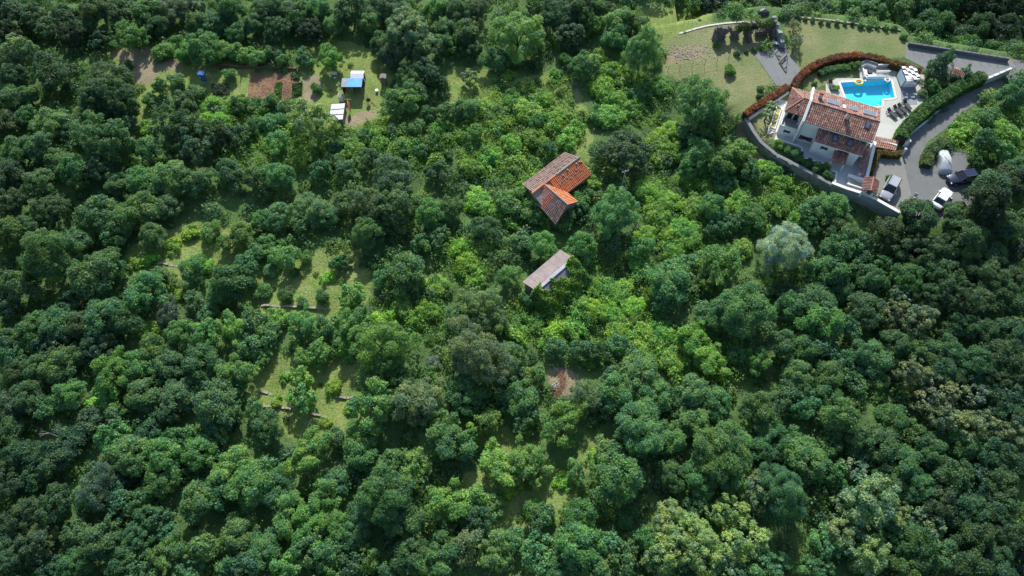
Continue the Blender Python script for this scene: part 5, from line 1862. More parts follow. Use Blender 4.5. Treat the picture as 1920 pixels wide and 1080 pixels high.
# white garden table with stool
q = G(627.5, 143)
o = empty('garden_table', q, 'white garden table under the tree left of the sheds', 'table')
MB().box((0, 0, .72), (1.0, .7, .05)).build('table_top', TRIM, o, True, bevel=.02)
for sx in (-1, 1):
    for sy in (-1, 1):
        MB().tube((sx * .42, sy * .28, 0), (sx * .4, sy * .26, .7), .03, .03, 6).build('leg', TRIM, o, True)
q = G(628.5, 149)
o = empty('stool', q, 'small white stool below the white garden table', 'stool')
MB().tube((0, 0, .4), (0, 0, .45), .22, .2, 12).build('seat', TRIM, o, True)
for k in range(3):
    a = k * 2.1
    MB().tube((.18 * math.cos(a), .18 * math.sin(a), 0), (.1 * math.cos(a), .1 * math.sin(a), .4), .025, .025, 5).build('leg', TRIM, o, True)
# outhouse
q = G(721, 157)
o = empty('outhouse', q, 'narrow grey wooden outhouse casting a tall shadow at the yard edge', 'outhouse')
for k in range(4):
    MB().box((-.33 + .22 * k, -.38, .85), (.2, .04, 1.7)).build('front_board', WOOD, o, True)
    MB().box((-.33 + .22 * k, .38, .85), (.2, .04, 1.7)).build('back_board', WOOD, o, True)
for s in (-1, 1):
    MB().box((s * .43, 0, .85), (.04, .72, 1.7)).build('side_panel', WOOD, o, True)
    MB().slab([(-s * .0, -.5, 1.95), (-s * .0, .5, 1.95), (s * .56, .5, 1.7), (s * .56, -.5, 1.7)], .04).build('roof_panel', WOOD, o, True)
# kettle grill
q = G(692, 193)
o = empty('grill', q, 'dark kettle grill standing in the allotment yard', 'grill')
m6 = MB()
for i in range(7):
    a0, a1 = -math.pi / 2 + math.pi * i / 7, -math.pi / 2 + math.pi * (i + 1) / 7
    m6.tube((0, 0, .75 + .32 * math.sin(a0)), (0, 0, .75 + .32 * math.sin(a1)), max(.02, .36 * math.cos(a0)), max(.02, .36 * math.cos(a1)), 14)
m6.build('kettle', DARKMETAL, o, True, True)
for k in range(3):
    a = k * 2.1 + .4
    MB().tube((.45 * math.cos(a), .45 * math.sin(a), 0), (.2 * math.cos(a), .2 * math.sin(a), .62), .02, .02, 5).build('leg', DARKMETAL, o, True)
MB().tube((0, 0, 1.07), (0, 0, 1.3), .05, .04, 6).build('flue', WOOD, o, True)
q0, q1 = G(696, 191), G(709, 198)
mb = MB().tube(q0 + Vector((0, 0, .08)), q1 + Vector((0, 0, .45)), .045, .04, 6)
tag(mb.build('wooden_pole', M('pale_wood', (0.4, 0.34, 0.24), (0.33, 0.28, 0.2), 5)), 'pale wooden pole lying on the grass beside the grill', 'pole')
q = G(707, 172)
o = empty('bucket', q, 'small grey bucket alone on the allotment grass', 'bucket')
MB().tube((0, 0, 0), (0, 0, .4), .18, .24, 12).build('body', GREY_SHEET, o, True)
MB().tube((0, 0, .4), (0, 0, .42), .25, .25, 12).build('rim', CHROME, o, True)
# blue sheet hung from a pole
q = G(384, 154)
o = empty('blue_sheet', q, 'narrow blue tarpaulin hung on a pole in tree shade by the vegetable plot', 'tarpaulin')
vs, fs = [], []
for i in range(7):
    for j in range(5):
        vs.append((-.3 + .22 * j + .05 * math.sin(i), .1 * math.sin(j * 2 + i), 2.0 - .3 * i))
for i in range(6):
    for j in range(4):
        fs.append((i * 5 + j, i * 5 + j + 1, (i + 1) * 5 + j + 1, (i + 1) * 5 + j))
ob = MB().add(vs, fs).build('sheet', BLUE_TARP, o, True, True)
ob.modifiers.new('t', 'SOLIDIFY').thickness = .02
mb = MB().slab([(-.5, -.2, 2.02), (.6, -.3, 1.95), (.7, .5, 2.1), (-.4, .5, 2.15)], .03)
mb.build('top_fold', BLUE_TARP, o, True)
MB().tube((-.3, .15, -.2), (-.3, .15, 2.1), .04, .04, 6).build('pole', WOOD, o, True)
for x, y, lab in ((435, 137, 'dark wooden stake nearer the blue tarpaulin on the grass plot'), (453, 141, 'dark wooden stake nearer the red soil bed')):
    q = G(x, y)
    mb = MB().tube(q - Vector((0, 0, .2)), q + Vector((0.05, 0, 1.1)), .11, .08, 7)
    mb.tube(q + Vector((0.05, 0, 1.1)), q + Vector((.06, 0, 1.3)), .08, .02, 7)
    tag(mb.build('garden_stake', WOOD), lab, 'stake')

# vegetable plot: furrowed red soil
bed = [G(x, y) for x, y in [(467, 138), (517, 136), (561, 140), (556, 182), (525, 187), (464, 184)]]
bxs = np.arange(min(p.x for p in bed), max(p.x for p in bed), .12)
bys = np.arange(min(p.y for p in bed), max(p.y for p in bed), .12)
BX, BY = np.meshgrid(bxs, bys)
inb = in_poly(BX, BY, bed)
rn = np.random.default_rng(5)
BZ = hz(BX, BY) + 0.06 + .035 * np.sin(BX * 7.5 + .6 * np.sin(BY * 1.3)) + rn.normal(0, .03, BX.shape)
idx = -np.ones(BX.shape, int)
idx[inb] = np.arange(inb.sum())
vv = np.stack([BX[inb], BY[inb], BZ[inb]], 1)
ok = inb[:-1, :-1] & inb[:-1, 1:] & inb[1:, 1:] & inb[1:, :-1]
ff = np.stack([idx[:-1, :-1][ok], idx[:-1, 1:][ok], idx[1:, 1:][ok], idx[1:, :-1][ok]], 1)
tag(MB().add(vv.tolist(), ff.tolist()).build('soil_bed', SOIL), kind='structure')


def leaf_patch(name, label, cat, px, n, h, cols, leaf, kind=None, sx=1.0):
    poly = [G(x, y) for x, y in px]
    xs_, ys_ = [p.x for p in poly], [p.y for p in poly]
    r = np.random.default_rng(n + len(px))
    X = r.uniform(min(xs_), max(xs_), n * 3)
    Y = r.uniform(min(ys_), max(ys_), n * 3)
    k = in_poly(X, Y, poly)
    X, Y = X[k][:n], Y[k][:n]
    m = len(X)
    Z = hz(X, Y) + h * (.35 + .65 * r.random(m)) * (0.75 + .25 * np.sin(X * 3.2) * np.sin(Y * 3.0))
    c = np.array(cols)[r.integers(0, len(cols), m)] * r.uniform(.8, 1.2, (m, 1))
    me = leaf_mesh('leaves', np.stack([X, Y, Z], 1), r.normal(0, .5, (m, 3)) + np.array([0, 0, 1.0]), leaf * r.uniform(.7, 1.3, m), .6, r, c)
    me.materials.append(LEAF_ATTR)
    ob = link_mesh(name, me)
    tag(ob, label, cat, kind=kind)
    return ob


leaf_patch('vegetable_row', 'bright green vegetable strip in the middle of the red soil bed', 'vegetables', [(516, 158), (530, 156), (528, 184), (515, 184)], 1500, .4, [(0.09, 0.19, 0.03), (0.07, 0.15, 0.03)], .11)
leaf_patch('vegetable_row', 'dark green vegetable block at the shed end of the red soil bed', 'vegetables', [(549, 158), (568, 156), (566, 179), (548, 180)], 1500, .45, [(0.05, 0.12, 0.025), (0.04, 0.10, 0.025)], .11)
leaf_patch('vegetable_row', 'grey green cabbage patch below the blue tarpaulin', 'vegetables', [(398, 160), (428, 158), (432, 178), (400, 178)], 1800, .55, [(0.06, 0.10, 0.06), (0.045, 0.08, 0.045)], .12)
leaf_patch('vegetable_row', 'pale leafy clump at the top corner of the red soil bed', 'vegetables', [(546, 139), (562, 139), (562, 150), (546, 150)], 700, .5, [(0.08, 0.14, 0.08), (0.06, 0.11, 0.06)], .13)
mb = MB()
stones_along(mb, [G(x, y).to_2d() for x, y in [(392, 124), (420, 125), (455, 128), (490, 127), (555, 131)]], lambda x, y: h1(x, y) - .1, lambda d: .55, .35, .3, random.Random(31))
o = empty('terrace_wall', G(460, 128), 'dark reddish terrace wall above the vegetable plot', 'wall')
mb.build('stonework', STONE_RED, o)['kind'] = 'stuff'
for pts, lab, sz, hh_ in (([(486, 764), (510, 762), (545, 767)], 'grey dry stone terrace wall left of the bright meadow tree', .3, .35), ([(583, 776), (600, 779), (612, 783)], 'short dry stone terrace remnant below the bright meadow tree', .3, .3),
                          ([(632, 744), (650, 747), (664, 744)], 'pale boulder row on the meadow beside the round robinia', .35, .3), ([(492, 574), (520, 575), (560, 576), (610, 580)], 'long thin dry stone terrace wall across the upper meadow', .28, .4),
                          ([(262, 491), (300, 494), (335, 500)], 'faint stone terrace line in the far left clearing', .28, .3), ([(485, 733), (500, 737), (512, 741)], 'broken stone row at the left tip of the lower meadow', .28, .25)):
    o = empty('dry_stone_wall', G(*pts[1]), lab, 'stone wall')
    mb = MB()
    stones_along(mb, [G(*p).to_2d() for p in pts], lambda x, y: h1(x, y) - .06, lambda d, hh_=hh_: hh_ * .7 * (1 + .5 * math.sin(d * 2)), .28, sz * .8, random.Random(len(lab)))
    mb.build('stonework', STONE_WARM, o)['kind'] = 'stuff'
# pale rock and brown brushwood in the bare hollow
q = G(1041, 725)
mb = MB()
for k in range(14):
    a = k * 2.4
    mb.box(q + Vector((.5 * math.cos(a) * (k / 14), .8 * math.sin(a) * (k / 14), .12)), (.22, .2, .16), a, (.3 * math.sin(a), .2))
tag(mb.build('rock_heap', M('pale_rock', (0.30, 0.30, 0.31), (0.22, 0.22, 0.23), 3, .9)), 'pale rocks in the bare shaded hollow', 'rocks')
mb = MB()
rs = random.Random(21)
for _ in range(420):
    t = rs.random()
    q = at(1049 + 6 * math.sin(t * 5) + rs.gauss(0, 3), 698 + 50 * t, 0)
    q.z = h1(q.x, q.y) + .1 + .25 * rs.random()
    a = rs.uniform(0, 6.28)
    l = rs.uniform(.2, .6)
    mb.tube(q, q + Vector((l * math.cos(a), l * math.sin(a), rs.uniform(-.05, .15))), .018, .01, 3)
tag(mb.build('brushwood', M('brown_brush', (0.36, 0.20, 0.13), (0.26, 0.15, 0.10), 6, .95)), 'strip of dry brown brushwood in the bare hollow', 'brushwood', kind='stuff')

# ------------------------------------------------------------------ trees and bushes: where each crown stands in the photograph
# tile origin, then x,y,radius (in thirds of a photo pixel inside the tile), species, tone; low tones near the corners also hold lens darkening
T = {}
T[(0, 0)] = """60,60,110o1 60,200,90d0 180,90,100o1 260,150,85o2 370,80,100o1 400,200,85d0 490,140,65o2 560,60,100o1 560,220,85d1 680,60,90o1 740,200,105r4 830,70,100o2 940,60,90g2 900,150,75o1 1020,40,85g2 1110,135,85o2 1110,40,65c2 1200,120,90o2 1300,60,100o2 1330,180,75o2 1420,130,85o2 1500,60,90g2 1600,40,90g2 1560,165,85d1 1680,90,85o2 1740,180,75d0 1800,60,90o3 1880,150,75o2
920,290,60b4 1000,245,50b4 1050,310,65b4 1140,280,105o3 1240,290,65b4 1320,300,60b4 1400,310,60b4 1455,330,50b4 1540,300,45b3 1590,340,40b3 1705,325,78o2 1862,330,92r5
80,310,108c2 90,420,75d1 310,420,125d1 600,470,135d1 685,590,120d1 560,570,100d1 700,375,35b2 900,490,60r3 990,455,50b3 60,560,90o2 150,545,80o2 40,690,100o1 150,655,65o3 300,680,105o3 410,725,75d2 540,610,80o2 600,800,130d2 520,745,80o2 705,705,75o2 220,830,95o2 120,850,100o2 330,905,85o2 60,975,105o1 220,1020,105o2 430,960,105o2 560,960,95d1 650,1040,85o2
1040,590,80r2 1110,525,50b3 1340,590,78d2 1440,600,62o3 1530,570,48b3 1600,605,50b3 1190,590,75v4 1240,680,80v4 1160,655,55v5 1350,755,82d2 1440,690,62o3 1530,685,60b3 1770,690,128c4 1560,795,85o4 1640,735,55v4 1000,720,110d1 1100,800,130d1 1215,765,95d1 850,840,95o3 840,720,55v4 980,1000,120o3 800,1020,105o3 1105,1020,95o3 1300,960,105o2 1430,990,95o2 1560,990,105o3 1700,885,65v4 1795,960,95o3 1885,830,52b3 1885,905,45b3"""
T[(640, 0)] = """60,60,110o1 170,130,75o3 230,50,90g2 335,40,85g3 230,240,85o2 380,175,125c2 460,265,95c2 300,285,90g2 540,60,85o3 590,150,75o3 660,70,85g2 700,200,95o2 760,60,75g2 735,285,65d1 560,250,75o2 990,190,175r4 875,330,85o2 1230,90,125o1 1330,60,110o1 1300,200,95d1 1415,45,85o2 1410,150,55r4 1500,30,52o2 1620,30,50r3 1560,120,100o3 1640,110,85r3 1540,205,90o3 1690,270,135k3 1360,370,80o3 1270,340,42b4 1440,330,60v4 1500,400,80v4 1450,500,90v5 1560,430,65v4
390,440,85d1 480,420,95d1 340,560,110o3 385,490,95o3 725,430,62c4 870,450,28b3 930,430,38v5 950,530,32b3 700,610,92o3 610,640,82d2 500,640,65o2 870,640,90v3 885,705,65v3 400,710,68o3 130,760,52o3 290,740,52o3 210,800,62v4 530,730,70v4 520,810,68o3 740,750,65o4 600,870,32b3 450,850,65o3 340,830,75v3 60,840,85v3 160,900,85o2 540,960,88d2 300,1000,115g2 840,890,85v4 710,960,50o2 1090,680,62o3 1180,700,62v4 1300,740,65v4 1320,660,55v4 1170,830,65o3 1090,560,50v3 1210,420,42v3
1540,570,85v3 1500,645,90v4 1600,620,85v4 1660,580,75v4 1440,655,65v3 1680,520,85v2 1800,500,85v3 1590,860,132d1 1770,800,85v4 1850,850,85v4 1800,905,65v4 1860,740,75v4 30,950,70o2"""
T[(1280, 0)] = """60,20,65r4 190,16,105d0 330,16,95d1 430,-4,65o3 550,6,90d0 700,21,105o2 800,46,65o1 930,31,100o3 1060,51,90o3 1150,6,85o2 1225,61,90o2 1340,31,105o1 1470,36,105o1 1600,16,105d0 1720,36,105o0 1860,36,105d0 1380,165,105b2 1310,165,65b2 1560,195,75b1 1660,170,90b1 1800,175,100b0 1900,180,65b0 1850,265,75b1 1750,265,60b3 1645,250,62b3 1545,240,60b3 1455,230,52b3
597,85,29s3 630,148,43s3 645,238,46s3 550,95,16b3 650,95,16b3 690,105,16b3 733,113,16b3 778,121,16b3 822,129,16b3 866,131,16b3 912,133,14b3 953,136,13b2 1004,143,18b3 1050,149,16b3 1094,151,16b3 1142,156,18b3 1192,159,18b3 1243,205,21b3
265,398,34b5 75,432,22b4 440,497,23b3 307,298,19b2 358,286,15b2 405,278,14b2 455,268,16b2 190,250,21b3 430,540,16b2
100,575,155r3 110,740,85o3 30,745,65o3 100,870,112o4 205,925,100o3 310,860,92o4 380,970,95o3 480,965,75v4 560,1025,85v4 140,1040,85v4 40,945,85o3 245,1040,65o3 342,790,18k3
545,815,28b5 600,845,32b3 650,875,34b2 700,915,30b2 755,945,34b2 805,940,26b4 820,985,30b2 740,470,14b2 968,372,28b3
1440,380,72k1 1485,330,48k2 1400,405,52k1 1520,425,52o1 1410,492,42r3 1580,420,42k2 1350,530,25b2 860,495,20b5 1155,1000,16b3
1845,540,88o2 1885,475,55o2 1695,560,30g3 1625,735,62v3 1560,745,70v4 1700,800,95o2 1805,745,90v4 1800,860,85o3 1645,895,58o2 1700,655,60b3 1765,640,42b3 1715,1055,125o1 1850,1010,105o1 1880,960,90o2"""
T[(0, 360)] = """60,60,95d1 270,100,108d1 60,220,105o2 180,185,85o2 300,360,170o2 560,120,115o2 700,160,110o3 820,95,120o3 860,235,90o2 940,80,85o2 660,255,75o3 450,260,80o2 540,470,150o2 640,440,90o2 110,530,130o2 60,640,85d1 410,610,85d1 820,545,120r3 890,470,62r3 1090,445,112o3 1080,230,50v5 1180,220,62b4 1280,285,70o4 1360,220,85o4 1470,170,65o4 1560,130,95o3 1430,345,72o4 1520,310,72o4 1600,365,85o4 1740,90,95g3 1690,180,65o3 1840,130,85o3 1720,370,32b4 1900,400,62o3 1520,440,42b3 1660,450,27b3 1610,590,42b3 1810,590,42b3
1300,520,130o2 1380,440,85o2 1240,565,90o3 1010,580,42v5 960,680,82s2 1100,620,75o3 330,740,130o2 200,760,120o2 450,760,115o1 600,700,120o2 700,745,95o1 60,820,95o2 870,880,130o3 1020,800,105o3 1160,800,85r4 1320,775,95r4 1420,720,85o3 1500,800,85o3 1160,690,75o3 1560,720,70v3 1700,745,112r4 1835,765,100r3 1400,870,85o3 1480,925,75o4 1130,960,140o2 950,985,105o2 770,985,100o3 640,1010,112r4 740,1060,75r4 1320,1020,112r4 1700,920,75o4 1800,905,90r4 340,990,115o2 200,1000,105o2 90,1000,95o1 440,920,95o2 300,860,85o1 560,850,105d1 1690,1050,105r5 80,905,85o2 900,760,60v5"""
T[(640, 360)] = """60,60,95o2 180,80,120g2 300,105,120d2 150,235,105o3 20,400,65d2 500,130,105o3 600,100,85o3 450,290,65o3 545,255,85o3 760,60,90v4 860,120,85v4 800,205,95o2 940,60,75o3 1000,275,75o3 960,180,65v4 1085,115,85v4 680,330,105v5 780,310,65v4 700,420,95v5 745,470,75v4 380,440,125o3 230,480,75o3 60,580,105r5 60,700,75v3 930,470,90o3 1125,300,96o4 1055,600,58o3 540,540,85v4 480,690,90v4 780,645,130g3 845,725,100g3 720,590,75g3 660,725,75d2 1265,135,68o3 1340,90,60o3 1530,130,145r3 1360,310,112o4 1680,310,85o4 1500,285,80o2 1850,510,130o3 1800,610,85o2
60,775,105r3 250,880,190r4 760,930,190g2 945,925,95o3 510,960,50s3 1000,1015,80o3 1100,1020,65o4 1200,865,92o3 1330,885,95o2 1445,905,85o2 1570,870,85o3 1700,885,75v4 1800,800,95v4 1865,960,95v4 1680,1015,150o3 1545,1035,85o2 1400,970,42v4 200,1015,120r3 345,1050,100o3 490,1045,75o3 1420,480,70v4 1560,560,90v4 1350,640,80v4 1500,690,80v4 1640,700,80v4 1180,680,70v4 1120,560,45v4 1700,450,70v4 1780,150,90v4 1860,250,85v4 1820,60,80v4"""
T[(1280, 360)] = """60,60,85v4 170,95,95o3 330,60,95v4 380,145,90o3 260,180,70o3 180,205,75o2 560,70,95v4 625,140,85v4 860,80,112o3 740,105,90o3 900,205,105o2 720,195,65d2 850,335,105o2 935,310,75o3 1000,350,75o2 60,260,85v4 30,400,65o3 220,385,125r4 335,320,85v4 170,460,90o3 555,330,152s4 480,525,65v4 1020,275,70o2 1175,220,120o1 1340,125,112o1 1300,195,85d1 1540,110,90o2 1700,70,130o0 1810,190,105o1 1600,235,120o2 1300,345,120d1 1425,325,105o1 1600,345,95o2 1755,350,95o2 1880,330,75d0 820,470,120o2 960,450,85o2 1130,400,65r3 1060,505,110o2 1260,475,112o2 1430,445,112o2 1560,455,105o1 1720,475,112o1 1850,470,95o1
330,650,200o3 130,685,75o3 600,640,95o3 560,560,65d1 760,620,120o2 880,540,95o2 800,740,145o3 950,760,85o2 1030,660,110o2 1200,685,100c1 1310,745,112c1 1205,595,70c2 1400,600,105d1 1520,605,112d1 1680,615,112o1 1830,620,112o1 1560,745,95o2 1700,785,105o1 1850,785,105o1 60,830,112r5 150,950,130r5 300,920,65o3 420,960,95r4 550,860,95o2 680,900,95o2 790,870,90o2 870,965,75o2 1000,920,95o2 1085,945,110o3 1200,860,105o2 1340,905,112o2 1500,905,112o2 1645,960,105o2 1800,930,120o1 640,1035,105o3 820,1050,105o2 965,1045,90o2 1100,1060,65o4 1290,1035,105c2 1450,1020,105o1 1580,1040,95o1 1740,1055,95o1 1880,1045,95o1"""
T[(0, 720)] = """60,130,112o1 150,80,100o2 60,270,112o1 250,130,95o2 400,60,112o3 600,50,85r4 640,165,92r4 800,70,112o2 1000,60,105o2 950,165,85o2 1210,130,142o2 1300,40,85o2 1430,145,85r4 1500,235,130o2 1700,75,112r5 300,410,132o1 110,400,105o1 400,300,85o1 480,230,90o1 60,540,112d1 180,540,95o1 650,300,95o3 740,385,130o3 840,260,85o2 930,390,120o3 1020,300,85o3 1130,370,105o3 1215,290,72r4 560,560,140s2 500,650,100o2 640,640,100o2 760,655,100o2 900,530,105o3 1290,475,105r4 1430,560,150o3 1545,600,112o2 1120,665,120o3 1230,600,95o3 1740,390,140r4 1880,300,90o3 860,765,95d2 780,845,105d2 640,765,75o2 560,905,140o2 430,830,95o3 180,745,120d1 60,800,105d1 320,685,105d1 220,900,120d1 60,960,112d1 420,1000,112o2 300,1040,90o1 690,985,120o2 960,950,112r3 820,1040,95o2 1140,930,105r3 1060,1045,95r3 1330,860,130o3 1480,930,120o3 1400,1010,105g2 1290,1045,85r3 1620,720,112r4 1750,790,130r4 1820,620,112r4 1885,780,112r4 1720,925,95r3 1850,940,105r3 1600,1045,105r4 1840,1060,85r4 1905,545,80o3 960,845,75o3"""
T[(640, 720)] = """200,110,142r4 430,80,140g3 550,170,82r4 700,50,112d2 1010,100,120o3 1030,195,90o3 830,205,85r5 1245,210,136r4 600,310,130r3 730,290,72r5 685,365,80o3 870,440,112r5 1040,430,112r5 950,490,120r5 1110,500,85r5 110,310,105o3 110,415,112o3 300,450,78o3 430,440,72r5 390,520,62r5 1400,60,112g3 1550,60,120o3 1750,60,120o3 1690,230,172o3 1880,110,85o2 1860,330,105o3 1500,380,85o3 1320,500,92r4 1580,540,160o3 1860,500,105o2 240,650,190o2 130,725,112o2 360,760,120o2 60,850,105o3 600,680,120r5 740,660,95r5 760,750,110o2 850,690,75o4 1120,740,105o3 1360,740,120o3 380,960,112o2 560,980,120r3 720,900,105g3 860,950,120r4 160,980,85r4 960,870,75o3 1110,940,105o3 1320,920,150o3 1450,905,105o3 1400,1045,120o3 1560,990,105o3 1640,905,75o3 1600,745,62b3 1830,760,112c5 1840,925,140c5 1760,1010,75c4 1700,860,75o3 1200,1010,85o3 260,1060,65r3 40,1010,90o2"""
T[(1280, 720)] = """60,60,120o3 180,100,112o3 70,210,105o3 220,215,85o3 420,150,112o2 545,100,95o2 640,40,95o2 680,120,95r3 820,70,105o2 870,200,140o2 480,230,112o2 480,340,120d2 200,400,195o3 320,360,105o3 90,525,120o3 300,520,112o3 640,340,85o2 700,425,130o3 800,350,85o3 820,505,95r3 560,600,180k2 420,620,105c2 490,435,65c2 980,300,105o2 1180,200,112o2 1120,340,120o2 1000,405,85o2 1430,80,120c1 1455,220,105c1 1565,230,130c2 1700,240,105c1 1640,80,85c1 1740,80,95o1 1850,60,95o1 1840,170,105o1 1840,300,105c1 1240,440,120o2 1330,300,95o2 1400,400,112o2 1560,350,112o2 1700,380,120o1 1850,420,112o1 1150,540,105o2 970,500,85c2 1330,570,112o2 1500,520,130o2 1780,560,120o1 1640,560,100o1 1450,680,112o1 1600,700,120o1 1780,700,120o1 1040,650,150c3 930,700,95c3 1150,720,105c3 870,830,112c3 960,900,100c3 1050,950,120c4 1000,1035,105c4 800,900,105r3 740,1040,95r3 1220,830,105o2 1300,900,130o2 1400,830,95c2 1290,1035,120o2 1480,960,112o2 1650,860,130o1 1830,850,112k1 1600,1025,130o1 1780,1010,120o1 1890,980,85d0 60,820,120c5 270,740,112c5 170,725,65c5 350,900,140c5 120,960,130c5 250,1030,100c4 480,1020,105r3 1330,740,85c2 60,700,75o2"""

# more scrub: round the farmhouse, through the central band and on the terraces (plain photo pixels x3)
T[(0, 1)] = """3000,1195,72v4 3050,1235,66v3 3130,1212,72v4 3200,1165,66v4 3280,1100,66v3 2950,1110,60v4 3340,1030,45v4 3230,1120,50b4 2990,1040,40v4 2955,1030,48v4 3105,885,34v4 3010,985,34v5 2955,1115,72b4 3005,1185,74b4 3165,1222,72b4 3245,1135,60b4 3290,1075,40b3 3240,1525,50b4 690,400,40b3 1290,420,40b3 1780,500,36b4 1720,330,40b4 840,560,45b4
2700,600,80v4 2790,680,85v5 2880,560,70v4 2960,640,90v4 3060,560,80v5 3120,660,80v4 3000,760,85v4 2880,800,80v4 3180,800,75v4 2760,860,75v4 2650,960,80v4 2900,920,70v4
3650,1080,85v4 3760,1130,90v5 3700,1240,90v4 3820,1280,85v4 3900,1180,85v4 3640,1330,80v5 3780,1400,80v4 3600,1480,75v4
3100,1720,80v5 3220,1660,80v4 3330,1580,80v5 3440,1640,85v4 3540,1720,85v5 3350,1760,85v5 3230,1830,80v4 3480,1850,85v4 3600,1880,80v4 3120,1880,75v5 3000,1800,70v4 2920,1880,70v4 3720,1960,80v4 3800,2060,80v4
2250,1720,80v4 2360,1800,80v4 2150,1800,70v5 2050,1900,70v4 1950,1980,75v4 1480,1640,45b4 1560,1490,40v5 1850,1560,45v5 1700,1700,35b3 1560,2260,40v5 1880,2180,45v5 1980,2300,45v5 1600,2120,40v4 1830,2380,40v5
850,1450,60v5 980,1380,55v5 1150,1500,50v4 760,1480,50v4 880,1960,55v5 840,1850,45v5 520,2280,55v5 600,2350,45v4
1300,600,60v4 1450,720,60v4 1240,760,65v4 2130,760,60v4 2300,820,60v4 2450,900,60v4 2560,760,60v4
2870,2740,60v5 2990,2850,55v4 3170,2700,55v5 2800,2820,45v4 3080,2920,50v4 3340,2570,45v4"""

NAMES = {'o': ('broadleaf_tree', 'tree'), 'd': ('dense_oak_tree', 'tree'), 'r': ('feathery_tree', 'tree'), 'c': ('chestnut_tree', 'tree'), 's': ('silver_leaved_tree', 'tree'),
         'k': ('conifer_tree', 'tree'), 'g': ('thin_crowned_tree', 'tree'), 'b': ('bush', 'bush'), 'v': ('vine_thicket', 'thicket')}
LOOK = {'o': 'lumpy broadleaf tree', 'd': 'dense rounded oak', 'r': 'feathery leaved tree', 'c': 'pale tipped chestnut', 's': 'silvery tree', 'k': 'shaggy conifer', 'g': 'thin greyish crowned tree', 'b': 'bush', 'v': 'vine thicket'}
TWORD = ['very dark', 'dark green', 'deep green', 'mid green', 'light green', 'bright green', 'yellow green']
plants = []
for (ox, oy), txt in T.items():
    for w in txt.split():
        x, y, rest = w.split(',')
        i = next(k for k, ch in enumerate(rest) if ch.isalpha())
        plants.append([ox + float(x) / 3, oy + float(y) / 3, float(rest[:i]) / 3, rest[i], int(rest[i + 1])])
# things that can be found in the picture, used to say which plant is meant
MARKS = [('tiled farmhouse', 1050, 345), ('grey barn', 1025, 508), ('villa', 1570, 235), ('blue roofed shed', 660, 155), ('grey roofed shed', 632, 208), ('red soil bed', 510, 160), ('stone ruin', 1390, 65),
         ('upper parking area', 1800, 115), ('covered car', 1767, 303), ('white car', 1765, 372), ('big silvery tree', 1465, 470), ('utility pole', 1170, 340), ('bare hollow', 1050, 715), ('lower meadow', 580, 740),
         ('upper meadow', 560, 545), ('left clearing', 330, 470), ('pale bare dead tree', 130, 785), ('small dead tree', 235, 762), ('grassy glade', 1000, 950), ('lower left corner', 0, 1080), ('lower right corner', 1920, 1080),
         ('upper left corner', 0, 0), ('upper right corner', 1920, 0), ('grey paved court', 1460, 125), ('swimming pool', 1625, 170), ('silver car', 1668, 354), ('middle of the left edge', 0, 600), ('middle of the right edge', 1920, 700),
         ('middle of the bottom edge', 960, 1080), ('middle of the top edge', 960, 0), ('bright shrub clump', 960, 870), ('round bright tree', 1055, 790), ('brown side road', 1910, 415), ('blue tarpaulin', 384, 147), ('retaining wall', 1480, 305),
         ('cream tipped chestnuts', 1360, 1010), ('yellow green tree', 660, 553), ('white upright pool cabana', 1705, 148), ('pale round chestnut', 590, 230)]
ORD = ['nearest', 'second nearest', 'third nearest', 'fourth nearest', 'fifth nearest', 'sixth nearest', 'seventh nearest', 'eighth nearest', 'ninth nearest', 'tenth nearest']


def side(dx, dy):
    return ('right of' if dx > 0 else 'left of') if abs(dx) > abs(dy) else ('below' if dy > 0 else 'above')


cells = {}
for i, (x, y, r_, k, t) in enumerate(plants):
    for mi, (nm, mx, my) in enumerate(MARKS):
        d = math.hypot(x - mx, y - my)
        cells.setdefault((k, t, mi, side(x - mx, y - my)), []).append((d, i))
best = {}
for (k, t, mi, sd), lst in cells.items():
    lst.sort()
    for rank, (d, i) in enumerate(lst[:10]):
        sc = rank * 140 + d
        if i not in best or sc < best[i][0]:
            best[i] = (sc, rank, mi, sd)
special = {}
CROWNS = []


